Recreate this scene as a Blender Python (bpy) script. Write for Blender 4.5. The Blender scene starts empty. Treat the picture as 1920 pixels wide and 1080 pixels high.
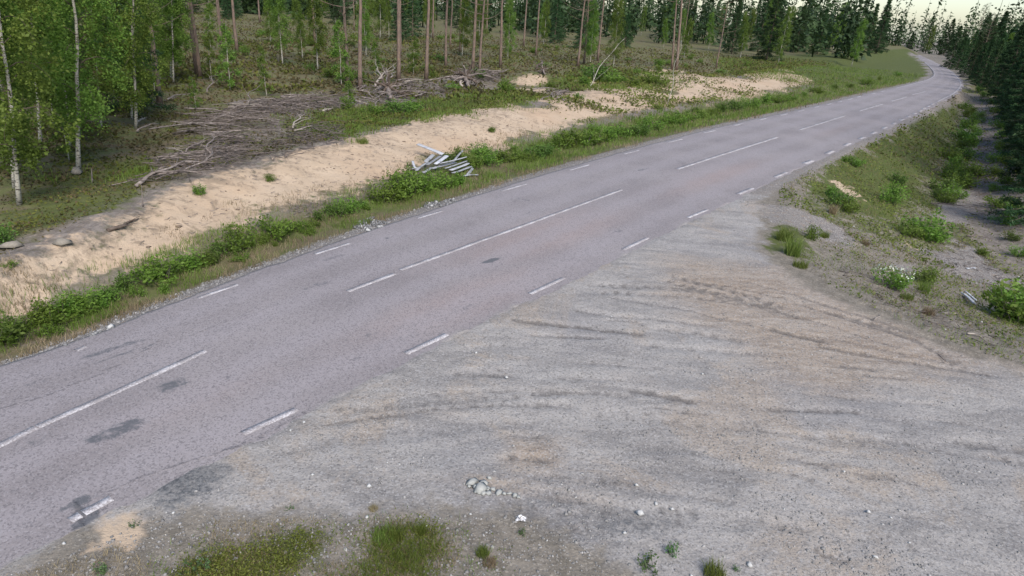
import bpy, math, random
import numpy as np
from mathutils import Matrix, Vector

# ------------------------------------------------------------------ camera, sky, sun, exposure
S = bpy.context.scene
COL = S.collection
F_PX, PITCH, ROLL, CAM_H = 1250.0, math.radians(23), math.radians(4), 5.6
U_ = Vector((0, math.sin(PITCH), math.cos(PITCH)))
FW = Vector((0, math.cos(PITCH), -math.sin(PITCH)))
X_ = Vector((1, 0, 0))
cr, sr = math.cos(ROLL), math.sin(ROLL)
RT = X_ * cr + U_ * sr
UP = U_ * cr - X_ * sr
cam_d = bpy.data.cameras.new('camera')
cam = bpy.data.objects.new('camera', cam_d)
COL.objects.link(cam)
cam.matrix_world = Matrix(((RT.x, UP.x, -FW.x, 0), (RT.y, UP.y, -FW.y, 0), (RT.z, UP.z, -FW.z, CAM_H), (0, 0, 0, 1)))
cam_d.sensor_width = 36.0
cam_d.lens = 36.0 * F_PX / 1920.0
cam_d.clip_end = 3000
cam_d.clip_start = 0.1
S.camera = cam

SUN_EL, SUN_AZ = math.radians(45), math.radians(158)      # azimuth measured from +Y towards +X
w = bpy.data.worlds.new('World')
S.world = w
w.use_nodes = True
wn = w.node_tree.nodes
sky = wn.new('ShaderNodeTexSky')
sky.sky_type = 'NISHITA'
sky.sun_disc = False
sky.sun_elevation = SUN_EL
sky.sun_rotation = SUN_AZ
sky.air_density = 1.0
sky.dust_density = 1.0
sky.ozone_density = 1.0
bg = wn['Background']
bg.inputs['Strength'].default_value = 0.06
w.node_tree.links.new(sky.outputs[0], bg.inputs[0])
sd = bpy.data.lights.new('sun', 'SUN')
sd.energy = 1.5
sd.angle = math.radians(30)
sd.color = (1.0, 0.93, 0.86)
sun = bpy.data.objects.new('sun', sd)
COL.objects.link(sun)
sdir = Vector((math.sin(SUN_AZ) * math.cos(SUN_EL), math.cos(SUN_AZ) * math.cos(SUN_EL), math.sin(SUN_EL)))
sun.rotation_euler = sdir.to_track_quat('Z', 'Y').to_euler()
sun.location = (0, 0, 30)
vs = S.view_settings
vs.view_transform = 'Standard'
vs.look = 'None'
vs.gamma = 1
vs.exposure = 1.70
vs.use_curve_mapping = False

rng = np.random.default_rng(7)
random.seed(7)


# ------------------------------------------------------------------ small numeric helpers
def sstep(a, b, x):
    t = np.clip((np.asarray(x, float) - a) / (b - a), 0, 1)
    return t * t * (3 - 2 * t)


def hash2(ix, iy, seed):
    h = (ix.astype(np.int64) * 374761393 + iy.astype(np.int64) * 668265263 + seed * 1442695041) & 0xFFFFFFFF
    h = ((h ^ (h >> 13)) * 1274126177) & 0xFFFFFFFF
    return ((h ^ (h >> 16)) & 0xFFFFFF) / float(0xFFFFFF)


def vnoise(x, y, seed=0):
    x = np.asarray(x, float); y = np.asarray(y, float)
    ix = np.floor(x); iy = np.floor(y)
    fx = x - ix; fy = y - iy
    fx = fx * fx * (3 - 2 * fx); fy = fy * fy * (3 - 2 * fy)
    a = hash2(ix, iy, seed); b = hash2(ix + 1, iy, seed)
    c = hash2(ix, iy + 1, seed); d = hash2(ix + 1, iy + 1, seed)
    return (a * (1 - fx) + b * fx) * (1 - fy) + (c * (1 - fx) + d * fx) * fy


def fbm(x, y, seed=0, oct=3):
    s = 0; a = 0.5; n = 0
    for o in range(oct):
        s = s + a * vnoise(x * 2 ** o, y * 2 ** o, seed + o * 17); n += a; a *= 0.5
    return s / n


def seg_dist(px, py, pl):
    """unsigned distance to a polyline and the side (+1 = left of travel)"""
    pl = np.asarray(pl, float)
    if np.ndim(px) == 1 and len(px) * len(pl) < 120000:
        px = np.asarray(px, float); py = np.asarray(py, float)
        a = pl[:-1]; dv = pl[1:] - a
        wx = px[:, None] - a[None, :, 0]; wy = py[:, None] - a[None, :, 1]
        t = np.clip((wx * dv[:, 0] + wy * dv[:, 1]) / ((dv ** 2).sum(1) + 1e-12), 0, 1)
        d2 = (wx - t * dv[:, 0]) ** 2 + (wy - t * dv[:, 1]) ** 2
        i = np.argmin(d2, 1); k = np.arange(len(px))
        c = dv[i, 0] * wy[k, i] - dv[i, 1] * wx[k, i]
        return np.sqrt(d2[k, i]), np.where(c >= 0, 1.0, -1.0)
    best = np.full(np.shape(px), 1e18); side = np.ones(np.shape(px))
    for (ax, ay), (bx, by) in zip(pl[:-1], pl[1:]):
        dx, dy = bx - ax, by - ay
        L2 = dx * dx + dy * dy + 1e-12
        t = np.clip(((px - ax) * dx + (py - ay) * dy) / L2, 0, 1)
        ex = px - ax - t * dx; ey = py - ay - t * dy
        d2 = ex * ex + ey * ey
        c = dx * (py - ay) - dy * (px - ax)
        m = d2 < best
        best = np.where(m, d2, best)
        side = np.where(m, np.where(c >= 0, 1.0, -1.0), side)
    return np.sqrt(best), side


def sdist(px, py, pl):
    d, s = seg_dist(px, py, pl)
    return d * s


def poly_in(px, py, poly):
    """signed distance to a closed polygon, + inside"""
    ins = np.zeros(np.shape(px), bool)
    n = len(poly)
    for i in range(n):
        (ax, ay), (bx, by) = poly[i], poly[(i + 1) % n]
        c = ((ay > py) != (by > py))
        with np.errstate(divide='ignore', invalid='ignore'):
            xx = (bx - ax) * (py - ay) / (by - ay + 1e-15) + ax
        ins ^= c & (px < xx)
    d, _ = seg_dist(px, py, list(poly) + [poly[0]])
    return np.where(ins, d, -d)


def ray(u, v):
    x0 = (u - 960) / F_PX; y0 = -(v - 540) / F_PX
    x = cr * x0 - sr * y0; y = sr * x0 + cr * y0
    return np.array([x, FW.y + y * U_.y, FW.z + y * U_.z])


def flat_at(u, v, z=0.0):
    d = ray(u, v)
    t = (z - CAM_H) / d[2]
    return (d[0] * t, d[1] * t)


def smooth(pl, n=3, closed=False):
    p = np.array(pl, float)
    for _ in range(n):
        q = [p[0]]
        for a, b in zip(p[:-1], p[1:]):
            q.append(a * .75 + b * .25); q.append(a * .25 + b * .75)
        q.append(p[-1]); p = np.array(q)
    return p


# ------------------------------------------------------------------ plan of the place: road lines and bank lines (ground coordinates)
LDp = [(-40, 712), (142, 655), (408, 545), (622, 465), (806, 401), (963, 350), (1086, 313), (1183, 285), (1265, 263), (1330, 246), (1383, 233), (1430, 223), (1469, 214), (1502, 207), (1530, 200), (1554, 195), (1575, 190), (1594, 185.5), (1610, 181), (1637, 175), (1655, 171), (1705, 159), (1735, 151), (1750, 145), (1754, 137), (1746, 127), (1732, 115), (1717, 107)]
RDp = [(172, 951), (505, 789), (799, 643), (1025, 535), (1191, 456), (1309, 399), (1397, 357), (1464, 326), (1515, 303), (1555, 285), (1588, 270), (1615.5, 258), (1638, 248), (1658, 239), (1676, 231), (1690, 224), (1703, 218), (1714.5, 212.5), (1725, 207.5), (1732, 203), (1741, 199), (1748, 195), (1760, 189), (1772, 183), (1790, 174), (1801, 162), (1802, 155), (1795, 145), (1780, 132), (1760, 121), (1737, 110)]


def ext(pl, first, last):
    pl = np.array(pl, float)
    a = pl[0] + (pl[0] - pl[1]) / np.linalg.norm(pl[0] - pl[1]) * first
    d = (pl[-1] - pl[-2]) / np.linalg.norm(pl[-1] - pl[-2])
    return np.vstack([a, pl, pl[-1] + d * last])


LD = ext([flat_at(*p) for p in LDp], 14, 30)
RD = ext([flat_at(*p) for p in RDp], 12, 30)


def offset(pl, d):
    """shift a polyline to its left by d"""
    pl = np.array(pl, float)
    t = np.gradient(pl, axis=0)
    t /= np.linalg.norm(t, axis=1)[:, None]
    return pl + np.c_[-t[:, 1], t[:, 0]] * d


LE = smooth(offset(LD, 0.22), 1)      # left edge of the asphalt
RE = smooth(offset(RD, -0.38), 1)     # right edge of the asphalt
Bp = [(-200, 690), (0, 590), (130, 535), (230, 505), (330, 470), (420, 440), (480, 405), (560, 390), (660, 360), (740, 345), (850, 298), (950, 270), (1050, 240), (1150, 225), (1250, 205), (1400, 180), (1500, 165), (1600, 150), (1680, 135)]
Cp = [(-200, 580), (0, 490), (60, 465), (140, 435), (250, 372), (330, 350), (400, 320), (520, 290), (660, 262), (700, 248), (800, 232), (900, 215), (1000, 192), (1200, 160), (1400, 142), (1520, 125)]
BL = np.array([flat_at(u, v, -0.12) for u, v in Bp])
CL = np.array([flat_at(u, v, 0.45) for u, v in Cp])
# crest of the bank on the near side of the road: the yard's edge, then the shoulder of the road
Ep = [(1780, 184), (1741, 205), (1703, 226), (1650, 252), (1590, 284), (1530, 315), (1480, 350), (1470, 400), (1490, 470), (1560, 530), (1680, 590), (1800, 640), (1960, 690), (2300, 790)]
Dp = [(1800, 196), (1790, 220), (1795, 260), (1790, 310), (1765, 370), (1790, 430), (1850, 495), (1900, 530), (2050, 600), (2400, 700)]
EL = np.array([flat_at(u, v) for u, v in Ep])
DL = np.array([flat_at(u, v, -1.25) for u, v in Dp])
HUMPS = []   # (x, y, radius, height)


def height(x, y, detail=True):
    x = np.asarray(x, float); y = np.asarray(y, float)
    dA = sdist(x, y, LE); dB = sdist(x, y, BL); dC = sdist(x, y, CL)
    z = np.zeros_like(x)
    left = dA > 0
    t = np.clip(dA / (np.abs(dA) + np.abs(dB) + 1e-6), 0, 1)
    zAB = -0.34 * np.sin(np.clip(t, 0, 1) * math.pi) ** 1.3 - 0.12 * sstep(0.3, 1, t)
    t2 = np.clip(dB / (np.abs(dB) + np.abs(dC) + 1e-6), 0, 1)
    zBC = -0.12 + 0.57 * sstep(0, 1, t2)
    dc = np.clip(dC, 0, 500)
    zC = 0.45 - 0.22 * sstep(0, 3, dc) + 0.25 * sstep(6, 30, dc) + 0.9 * sstep(30, 120, dc)
    z = np.where(left, np.where(dC > 0, zC, np.where(dB > 0, zBC, zAB)), z)
    # right side
    dR = -sdist(x, y, RE)
    dE = sdist(x, y, EL); dD = sdist(x, y, DL)       # both drawn from far to near, so + lies right of the road
    out = (dE > 0) & (dR > 0)
    t3 = np.clip(dE / (np.abs(dE) + np.abs(dD) + 1e-6), 0, 1)
    zED = -1.25 * (.55 * np.clip(t3, 0, 1) + .45 * sstep(0.0, 1.0, t3))
    zD = -1.25 + 0.95 * sstep(0.6, 5.5, dD)
    z = np.where(out, np.where(dD > 0, zD, zED), z)
    for hx, hy, r, h in HUMPS:
        d2 = (x - hx) ** 2 + (y - hy) ** 2
        z = z + h * np.exp(-d2 / (r * r))
    if detail:
        wl = sstep(0.3, 2.5, dA)
        wr = np.where(out, sstep(0.1, 1.5, dE), 0)
        am = wl + wr
        bare = 1 - .7 * sstep(0, .8, dB) * (1 - sstep(-1.2, 0, dC)) * left
        z = z + am * (0.16 * (fbm(x * .8, y * .8, 3) - .5) + 0.10 * bare * (fbm(x * 3, y * 3, 9) - .5))
        z = z + np.clip(dC - 2, 0, 1) * left * 0.30 * (fbm(x * .35, y * .35, 5) - .5)
        # the yard: shallow ruts, and gravel creeping over the ragged edge of the asphalt
        yard = sstep(-0.50, 0.05, dR) * np.where(out, 1 - sstep(.1, .9, dE), 1)
        z = z + np.where(dR > -0.5, -0.035 + 0.068 * yard + 0.030 * (fbm(x * 1.3, y * 1.3, 21) - .5) * yard
                         + 0.030 * (fbm(x * 5, y * 5, 23) - .5) * yard, 0)
        # the road bed lies below the asphalt sheet
        bed = (dA < -0.05) & (dR < -0.45)
        z = np.where(bed, -0.05, z)
        z = np.where((dA >= -0.05) & (dA < 0.6), z + 0.022 * (fbm(x * 4, y * 4, 31) - .35), z)
    return z


def G(u, v, lift=0.0):
    """the point of the ground seen at photograph pixel (u, v)"""
    d = ray(u, v)
    dz = max(-d[2], 1e-4)
    t = np.linspace(max((CAM_H - 3.0) / dz, 2), (CAM_H + 1.6) / dz, 90)
    h = height(d[0] * t, d[1] * t, True) + lift
    below = (CAM_H + d[2] * t) < h
    i = int(np.argmax(below)) if below.any() else len(t) - 1
    a, b = t[max(i - 1, 0)], t[i]
    for _ in range(3):
        tt = np.linspace(a, b, 12)
        bl = (CAM_H + d[2] * tt) < height(d[0] * tt, d[1] * tt, True) + lift
        j = int(np.argmax(bl)) if bl.any() else 11
        a, b = tt[max(j - 1, 0)], tt[j]
    return Vector((d[0] * b, d[1] * b, CAM_H + d[2] * b))


def Hz(x, y):
    return float(height(np.array([x]), np.array([y]))[0])


p = flat_at(1262, 140, 0.6); HUMPS.append((p[0], p[1] - 1, 3.2, 0.55))
p = flat_at(1015, 145, 0.5); HUMPS.append((p[0], p[1], 2.2, 0.7))
p = flat_at(880, 150, 0.4); HUMPS.append((p[0], p[1], 1.8, 0.4))


# ------------------------------------------------------------------ mesh helpers
def mesh_np(name, V, quads=None, tris=None, attrs=None, smooth_=False):
    V = np.asarray(V, np.float32).reshape(-1, 3)
    me = bpy.data.meshes.new(name)
    me.vertices.add(len(V))
    me.vertices.foreach_set('co', V.ravel())
    parts = []; starts = []; tot = 0
    for fset, k in ((quads, 4), (tris, 3)):
        if fset is not None and len(fset):
            f = np.asarray(fset, np.int32).reshape(-1, k)
            parts.append(f.ravel())
            starts.append(np.arange(len(f), dtype=np.int32) * k + tot)
            tot += f.size
    li = np.concatenate(parts); st = np.concatenate(starts)
    me.loops.add(len(li)); me.loops.foreach_set('vertex_index', li)
    me.polygons.add(len(st)); me.polygons.foreach_set('loop_start', st)
    if smooth_:
        me.polygons.foreach_set('use_smooth', np.ones(len(st), bool))
    me.update(calc_edges=True)
    if attrs:
        for k, a in attrs.items():
            a = np.asarray(a, np.float32)
            if a.ndim == 1:
                at = me.attributes.new(k, 'FLOAT', 'POINT'); at.data.foreach_set('value', a)
            else:
                at = me.attributes.new(k, 'FLOAT_COLOR', 'POINT'); at.data.foreach_set('color', a.ravel())
    me.validate()
    return me


class MB:
    """collects tubes, leaves and boxes into one mesh"""
    def __init__(self):
        self.V = []; self.Q = []; self.T = []; self.A = []; self.n = 0

    def add(self, V, Q=None, T=None, tint=0.5):
        V = np.asarray(V, float).reshape(-1, 3)
        if Q is not None and len(Q): self.Q.append(np.asarray(Q) + self.n)
        if T is not None and len(T): self.T.append(np.asarray(T) + self.n)
        self.V.append(V)
        self.A.append(np.broadcast_to(np.asarray(tint, float), (len(V),)))
        self.n += len(V)

    def tube(self, pts, rad, sides=6, tint=0.5, wob=0.0):
        pts = np.asarray(pts, float); rad = np.broadcast_to(np.asarray(rad, float), (len(pts),))
        t = np.gradient(pts, axis=0); t /= np.linalg.norm(t, axis=1)[:, None] + 1e-9
        ref = np.array([0, 0, 1.0]) if abs(t[0][2]) < .8 else np.array([1.0, 0, 0])
        a = np.cross(t, ref); a /= np.linalg.norm(a, axis=1)[:, None] + 1e-9
        b = np.cross(t, a)
        th = np.arange(sides) * 2 * math.pi / sides
        rr = rad[:, None] * (1 + wob * (rng.random((len(pts), sides)) - .5))
        V = pts[:, None, :] + rr[..., None] * (np.cos(th)[None, :, None] * a[:, None, :] + np.sin(th)[None, :, None] * b[:, None, :])
        n = len(pts)
        i = np.arange(n - 1)[:, None] * sides; j = np.arange(sides)[None, :]; k = (j + 1) % sides
        Q = np.stack([i + j, i + k, i + sides + k, i + sides + j], -1).reshape(-1, 4)
        V = V.reshape(-1, 3)
        V = np.vstack([V, pts[0], pts[-1]])
        c0, c1 = n * sides, n * sides + 1
        jj = np.arange(sides); kk = (jj + 1) % sides
        T = np.vstack([np.stack([np.full(sides, c0), kk, jj], -1), np.stack([np.full(sides, c1), (n - 1) * sides + jj, (n - 1) * sides + kk], -1)])
        self.add(V, Q, T, tint)

    def leaves(self, P, size, aspect=0.55, droop=0.0, tint=None, up=None, fold=0.25):
        """diamond leaves at points P, random directions"""
        P = np.asarray(P, float); n = len(P)
        if n == 0: return
        d = rng.normal(size=(n, 3)); d[:, 2] = d[:, 2] * 0.6 - droop
        if up is not None: d = d * (1 - up) + np.array([0, 0, 1.2]) * up
        d /= np.linalg.norm(d, axis=1)[:, None] + 1e-9
        s = np.cross(d, rng.normal(size=(n, 3))); s /= np.linalg.norm(s, axis=1)[:, None] + 1e-9
        nn = np.cross(d, s)
        L = (size * (0.6 + 0.8 * rng.random(n)))[:, None]; W = L * aspect * .5
        a = P; c = P + d * L; m = P + d * L * .45
        V = np.stack([a, m + s * W + nn * L * fold * .3, c, m - s * W + nn * L * fold * .3], 1).reshape(-1, 3)
        Q = np.arange(n * 4).reshape(n, 4)
        tn = rng.random(n) if tint is None else np.clip(tint + 0.35 * (rng.random(n) - .5), 0, 1)
        self.add(V, Q, None, np.repeat(tn, 4))

    def blades(self, P, h, width, lean=0.35, tint=None):
        """grass blades or needles: triangles standing at P"""
        P = np.asarray(P, float); n = len(P)
        if n == 0: return
        hh = (h * (0.5 + rng.random(n)))[:, None]
        a = rng.random(n) * 2 * math.pi
        o = np.c_[np.cos(a), np.sin(a), np.zeros(n)]
        b = rng.random(n) * 2 * math.pi
        l = np.c_[np.cos(b), np.sin(b), np.zeros(n)] * lean * hh * (0.3 + rng.random(n))[:, None]
        mid = P + l * .35 + np.c_[np.zeros((n, 2)), hh[:, 0] * .55]
        top = P + l + np.c_[np.zeros((n, 2)), hh[:, 0] * .95]
        V = np.stack([P - o * width * .5, P + o * width * .5, mid + o * width * .4, top, mid - o * width * .4], 1).reshape(-1, 3)
        i = np.arange(n) * 5
        Q = np.stack([i, i + 1, i + 2, i + 4], -1); T = np.stack([i + 4, i + 2, i + 3], -1)
        tn = rng.random(n) if tint is None else np.clip(tint + 0.35 * (rng.random(n) - .5), 0, 1)
        self.add(V, Q, T, np.repeat(tn, 5))

    def stones(self, P, size, flat=0.6, tint=None):
        P = np.asarray(P, float); n = len(P)
        if n == 0: return
        base = np.array([[1, 0, 0], [.3, .95, .1], [-.8, .6, 0], [-.8, -.6, .05], [.3, -.95, 0], [.25, .2, 1], [-.3, -.25, .9], [0, 0, -.5]])
        T0 = np.array([[0, 1, 5], [1, 2, 5], [2, 6, 5], [2, 3, 6], [3, 4, 6], [4, 5, 6], [4, 0, 5], [1, 0, 7], [2, 1, 7], [3, 2, 7], [4, 3, 7], [0, 4, 7]])
        sz = np.broadcast_to(np.asarray(size, float), (n,)) * (0.6 + 0.8 * rng.random(n))
        a = rng.random(n) * 6.283; ca, sa = np.cos(a), np.sin(a)
        W = base[None] * (1 + 0.45 * (rng.random((n, 8, 3)) - .5))
        W = W * np.stack([0.7 + .6 * rng.random(n), 0.6 + .5 * rng.random(n), flat * (0.7 + .6 * rng.random(n))], -1)[:, None, :]
        x = W[..., 0] * ca[:, None] - W[..., 1] * sa[:, None]; y = W[..., 0] * sa[:, None] + W[..., 1] * ca[:, None]
        V = np.stack([x, y, W[..., 2]], -1) * sz[:, None, None] * .5 + P[:, None, :]
        T = (T0[None] + (np.arange(n) * 8)[:, None, None]).reshape(-1, 3)
        tn = rng.random(n) if tint is None else np.broadcast_to(tint, (n,))
        self.add(V.reshape(-1, 3), None, T, np.repeat(tn, 8))

    def box(self, c, ax, ay, az, tint=0.5):
        """box with centre c and half axes"""
        c, ax, ay, az = (np.asarray(q, float) for q in (c, ax, ay, az))
        V = [c + sx * ax + sy * ay + sz * az for sx in (-1, 1) for sy in (-1, 1) for sz in (-1, 1)]
        Q = [(0, 1, 3, 2), (4, 6, 7, 5), (0, 4, 5, 1), (2, 3, 7, 6), (0, 2, 6, 4), (1, 5, 7, 3)]
        self.add(V, Q, None, tint)

    def mesh(self, name, smooth_=False):
        Q = np.concatenate(self.Q) if self.Q else None
        T = np.concatenate(self.T) if self.T else None
        return mesh_np(name, np.concatenate(self.V), Q, T, {'tint': np.concatenate(self.A)}, smooth_)


def link(name, me, mat=None, parent=None, label=None, cat=None, group=None, kind=None, loc=None):
    o = bpy.data.objects.new(name, me)
    COL.objects.link(o)
    if mat is not None and me is not None and len(me.materials) == 0: me.materials.append(mat)
    if parent is not None: o.parent = parent
    if loc is not None: o.location = loc
    if label: o['label'] = label
    if cat: o['category'] = cat
    if group: o['group'] = group
    if kind: o['kind'] = kind
    return o


def empty(name, loc, label, cat, group=None, rz=0.0, sc=1.0, tilt=(0, 0)):
    o = bpy.data.objects.new(name, None)
    o.empty_display_size = 0.2
    COL.objects.link(o)
    o.location = loc
    o.rotation_mode = 'ZXY'
    o.rotation_euler = (tilt[0], tilt[1], rz)
    o.scale = (sc, sc, sc) if np.isscalar(sc) else sc
    o['label'] = label; o['category'] = cat
    if group: o['group'] = group
    return o


# ------------------------------------------------------------------ materials
class NT:
    def __init__(self, name):
        self.m = bpy.data.materials.new(name); self.m.use_nodes = True
        self.t = self.m.node_tree; self.n = self.t.nodes; self.l = self.t.links
        self.b = self.n['Principled BSDF']; self.b.inputs['Specular IOR Level'].default_value = 0.25
        self.b.inputs['Roughness'].default_value = 0.9
        self.geo = self.n.new('ShaderNodeNewGeometry')

    def pos(self): return self.geo.outputs['Position']

    def objpos(self):
        c = self.n.new('ShaderNodeTexCoord'); return c.outputs['Object']

    def map(self, src, scale=(1, 1, 1), rot=(0, 0, 0)):
        m = self.n.new('ShaderNodeMapping'); m.vector_type = 'POINT'
        m.inputs['Scale'].default_value = scale; m.inputs['Rotation'].default_value = rot
        self.l.new(src, m.inputs['Vector']); return m.outputs[0]

    def noise(self, scale, detail=3, rough=.55, src=None, dist=0.0):
        t = self.n.new('ShaderNodeTexNoise'); t.inputs['Scale'].default_value = scale
        t.inputs['Detail'].default_value = detail; t.inputs['Roughness'].default_value = rough
        t.inputs['Distortion'].default_value = dist
        self.l.new(src if src is not None else self.pos(), t.inputs['Vector']); return t.outputs['Fac']

    def voro(self, scale, src=None, out='Distance', feat='F1'):
        t = self.n.new('ShaderNodeTexVoronoi'); t.inputs['Scale'].default_value = scale; t.feature = feat
        self.l.new(src if src is not None else self.pos(), t.inputs['Vector']); return t.outputs[out]

    def attr(self, name, out='Fac'):
        a = self.n.new('ShaderNodeAttribute'); a.attribute_name = name; return a.outputs[out]

    def sep(self, name):
        s = self.n.new('ShaderNodeSeparateColor'); self.l.new(self.attr(name, 'Color'), s.inputs[0]); return s.outputs

    def math(self, op, a, b=None, c=None, clamp=False):
        m = self.n.new('ShaderNodeMath'); m.operation = op; m.use_clamp = clamp
        for i, q in enumerate((a, b, c)):
            if q is None: continue
            if isinstance(q, (int, float)): m.inputs[i].default_value = q
            else: self.l.new(q, m.inputs[i])
        return m.outputs[0]

    def ramp(self, x, a, b, lo=0.0, hi=1.0):
        m = self.n.new('ShaderNodeMapRange'); m.interpolation_type = 'SMOOTHSTEP'
        m.inputs['From Min'].default_value = a; m.inputs['From Max'].default_value = b
        m.inputs['To Min'].default_value = lo; m.inputs['To Max'].default_value = hi
        self.l.new(x, m.inputs['Value']); return m.outputs[0]

    def mix(self, f, a, b, mode='MIX'):
        m = self.n.new('ShaderNodeMix'); m.data_type = 'RGBA'; m.blend_type = mode
        for s, q in ((0, f), (6, a), (7, b)):
            if isinstance(q, (int, float)): m.inputs[s].default_value = q
            elif isinstance(q, tuple): m.inputs[s].default_value = (*q, 1)
            else: self.l.new(q, m.inputs[s])
        return m.outputs[2]

    def out(self, col, bump=None, bdist=0.02, bstr=1.0, rough=None):
        if isinstance(col, tuple): self.b.inputs['Base Color'].default_value = (*col, 1)
        else: self.l.new(col, self.b.inputs['Base Color'])
        if rough is not None:
            if isinstance(rough, (int, float)): self.b.inputs['Roughness'].default_value = rough
            else: self.l.new(rough, self.b.inputs['Roughness'])
        if bump is not None:
            bn = self.n.new('ShaderNodeBump'); bn.inputs['Distance'].default_value = bdist; bn.inputs['Strength'].default_value = bstr
            self.l.new(bump, bn.inputs['Height']); self.l.new(bn.outputs[0], self.b.inputs['Normal'])
        return self.m


def leaf_mat(name, dark, mid, light, transl=0.3, nscale=1.2):
    t = NT(name)
    tint = t.attr('tint')
    c = t.mix(t.ramp(tint, 0.0, 0.55), dark, mid)
    c = t.mix(t.ramp(tint, 0.5, 1.0), c, light)
    n = t.noise(nscale, 2)
    c = t.mix(t.ramp(n, .35, .7), c, t.mix(0.35, c, light), 'MIX')
    oi = t.n.new('ShaderNodeObjectInfo')
    hv = t.n.new('ShaderNodeHueSaturation')
    t.l.new(c, hv.inputs['Color'])
    t.l.new(t.ramp(oi.outputs['Random'], 0, 1, .485, .515), hv.inputs['Hue'])
    t.l.new(t.ramp(oi.outputs['Random'], 0, 1, .8, 1.2), hv.inputs['Value'])
    c = hv.outputs[0]
    t.out(c, rough=0.6)
    tr = t.n.new('ShaderNodeBsdfTranslucent'); t.l.new(c, tr.inputs['Color'])
    mx = t.n.new('ShaderNodeMixShader'); mx.inputs[0].default_value = transl
    t.l.new(t.b.outputs[0], mx.inputs[1]); t.l.new(tr.outputs[0], mx.inputs[2])
    t.l.new(mx.outputs[0], t.n['Material Output'].inputs['Surface'])
    return t.m


def wood_mat(name, a, b, scale=6, stretch=(1, 1, 1), extra=None):
    t = NT(name)
    o = t.objpos()
    n = t.noise(scale, 4, .6, t.map(o, stretch))
    c = t.mix(t.ramp(n, .3, .7), a, b)
    c = t.mix(t.ramp(t.attr('tint'), 0, 1), t.mix(.5, c, (a[0] * .5, a[1] * .5, a[2] * .5)), c)
    if extra: c = t.mix(t.ramp(t.noise(scale * .6, 2, .5, o), .55, .75), c, extra)
    return t.out(c, n, .01)


M = {}
M['birch_leaf'] = leaf_mat('birch_leaf', (.075, .135, .022), (.130, .215, .034), (.200, .290, .056), .5)
M['shrub_leaf'] = leaf_mat('shrub_leaf', (.070, .128, .018), (.120, .205, .028), (.180, .270, .050), .45)
M['shrub_dark'] = leaf_mat('shrub_dark', (.050, .096, .018), (.088, .150, .026), (.130, .200, .042), .4)
M['weed_leaf'] = leaf_mat('weed_leaf', (.05, .095, .03), (.08, .14, .05), (.11, .19, .07), .3)
M['grass'] = leaf_mat('grass', (.095, .140, .024), (.140, .205, .036), (.205, .245, .065), .45, .8)
M['dry_grass'] = leaf_mat('dry_grass', (.17, .13, .075), (.25, .20, .115), (.34, .28, .18), .35, .8)
M['moss'] = leaf_mat('moss', (.070, .088, .016), (.112, .136, .024), (.165, .178, .040), .35, .8)
M['heath'] = leaf_mat('heath', (.074, .070, .027), (.122, .116, .042), (.190, .150, .075), .4, .5)
M['pine_needle'] = leaf_mat('pine_needle', (.020, .042, .016), (.036, .070, .024), (.060, .105, .034), .15)
M['spruce_needle'] = leaf_mat('spruce_needle', (.018, .042, .016), (.032, .070, .024), (.056, .108, .036), .15)
M['flower'] = leaf_mat('flower', (.32, .36, .26), (.45, .48, .38), (.58, .60, .52), .25)
M['twig'] = wood_mat('twig', (.105, .086, .076), (.190, .160, .146), 8)
M['branch'] = wood_mat('branch', (.145, .120, .108), (.245, .210, .192), 10, (1, 1, 1), (.33, .29, .265))
M['bleached'] = wood_mat('bleached', (.27, .235, .205), (.40, .355, .31), 12, (1, 1, 1), (.21, .18, .155))
M['plank'] = wood_mat('plank', (.23, .245, .265), (.37, .38, .40), 7, (2, 12, 12), (.17, .18, .195))
M['plank_white'] = wood_mat('plank_white', (.38, .40, .43), (.54, .55, .58), 6, (2, 12, 12), (.26, .27, .30))
M['board_white'] = wood_mat('board_white', (.58, .59, .62), (.70, .71, .73), 6, (2, 12, 12))
M['pine_bark'] = wood_mat('pine_bark', (.13, .098, .080), (.24, .178, .140), 9, (1, 1, .35), (.22, .15, .105))
M['root'] = wood_mat('root', (.065, .048, .038), (.14, .11, .09), 9)


def birch_bark():
    t = NT('birch_bark')
    o = t.objpos()
    n = t.noise(9, 3, .6, t.map(o, (1, 1, 3.5)))
    c = t.mix(t.ramp(n, .52, .62), (.38, .36, .31), (.055, .045, .04))
    c = t.mix(t.ramp(t.noise(1.5, 2, .5, o), .45, .75), c, t.mix(.5, c, (.20, .17, .13)))
    return t.out(c, n, .01)


M['birch_bark'] = birch_bark()


def stone_mat(name, a, b, c_):
    t = NT(name)
    tn = t.attr('tint')
    c = t.mix(t.ramp(tn, 0, .6), a, b)
    c = t.mix(t.ramp(tn, .72, 1.0), c, c_)
    n = t.noise(30, 3)
    c = t.mix(t.ramp(n, .3, .7, 0, .35), c, (a[0] * .7, a[1] * .7, a[2] * .7))
    return t.out(c, n, .006)


M['gravel'] = stone_mat('gravel', (.17, .165, .16), (.235, .228, .22), (.36, .35, .34))
M['pale_stone'] = stone_mat('pale_stone', (.27, .275, .26), (.34, .345, .325), (.42, .43, .40))
M['white_stone'] = stone_mat('white_stone', (.38, .38, .37), (.46, .46, .45), (.56, .56, .55))
M['grey_stone'] = stone_mat('grey_stone', (.19, .17, .14), (.24, .215, .18), (.30, .27, .23))
M['rubble'] = stone_mat('rubble', (.10, .10, .10), (.20, .20, .20), (.42, .42, .41))


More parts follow.
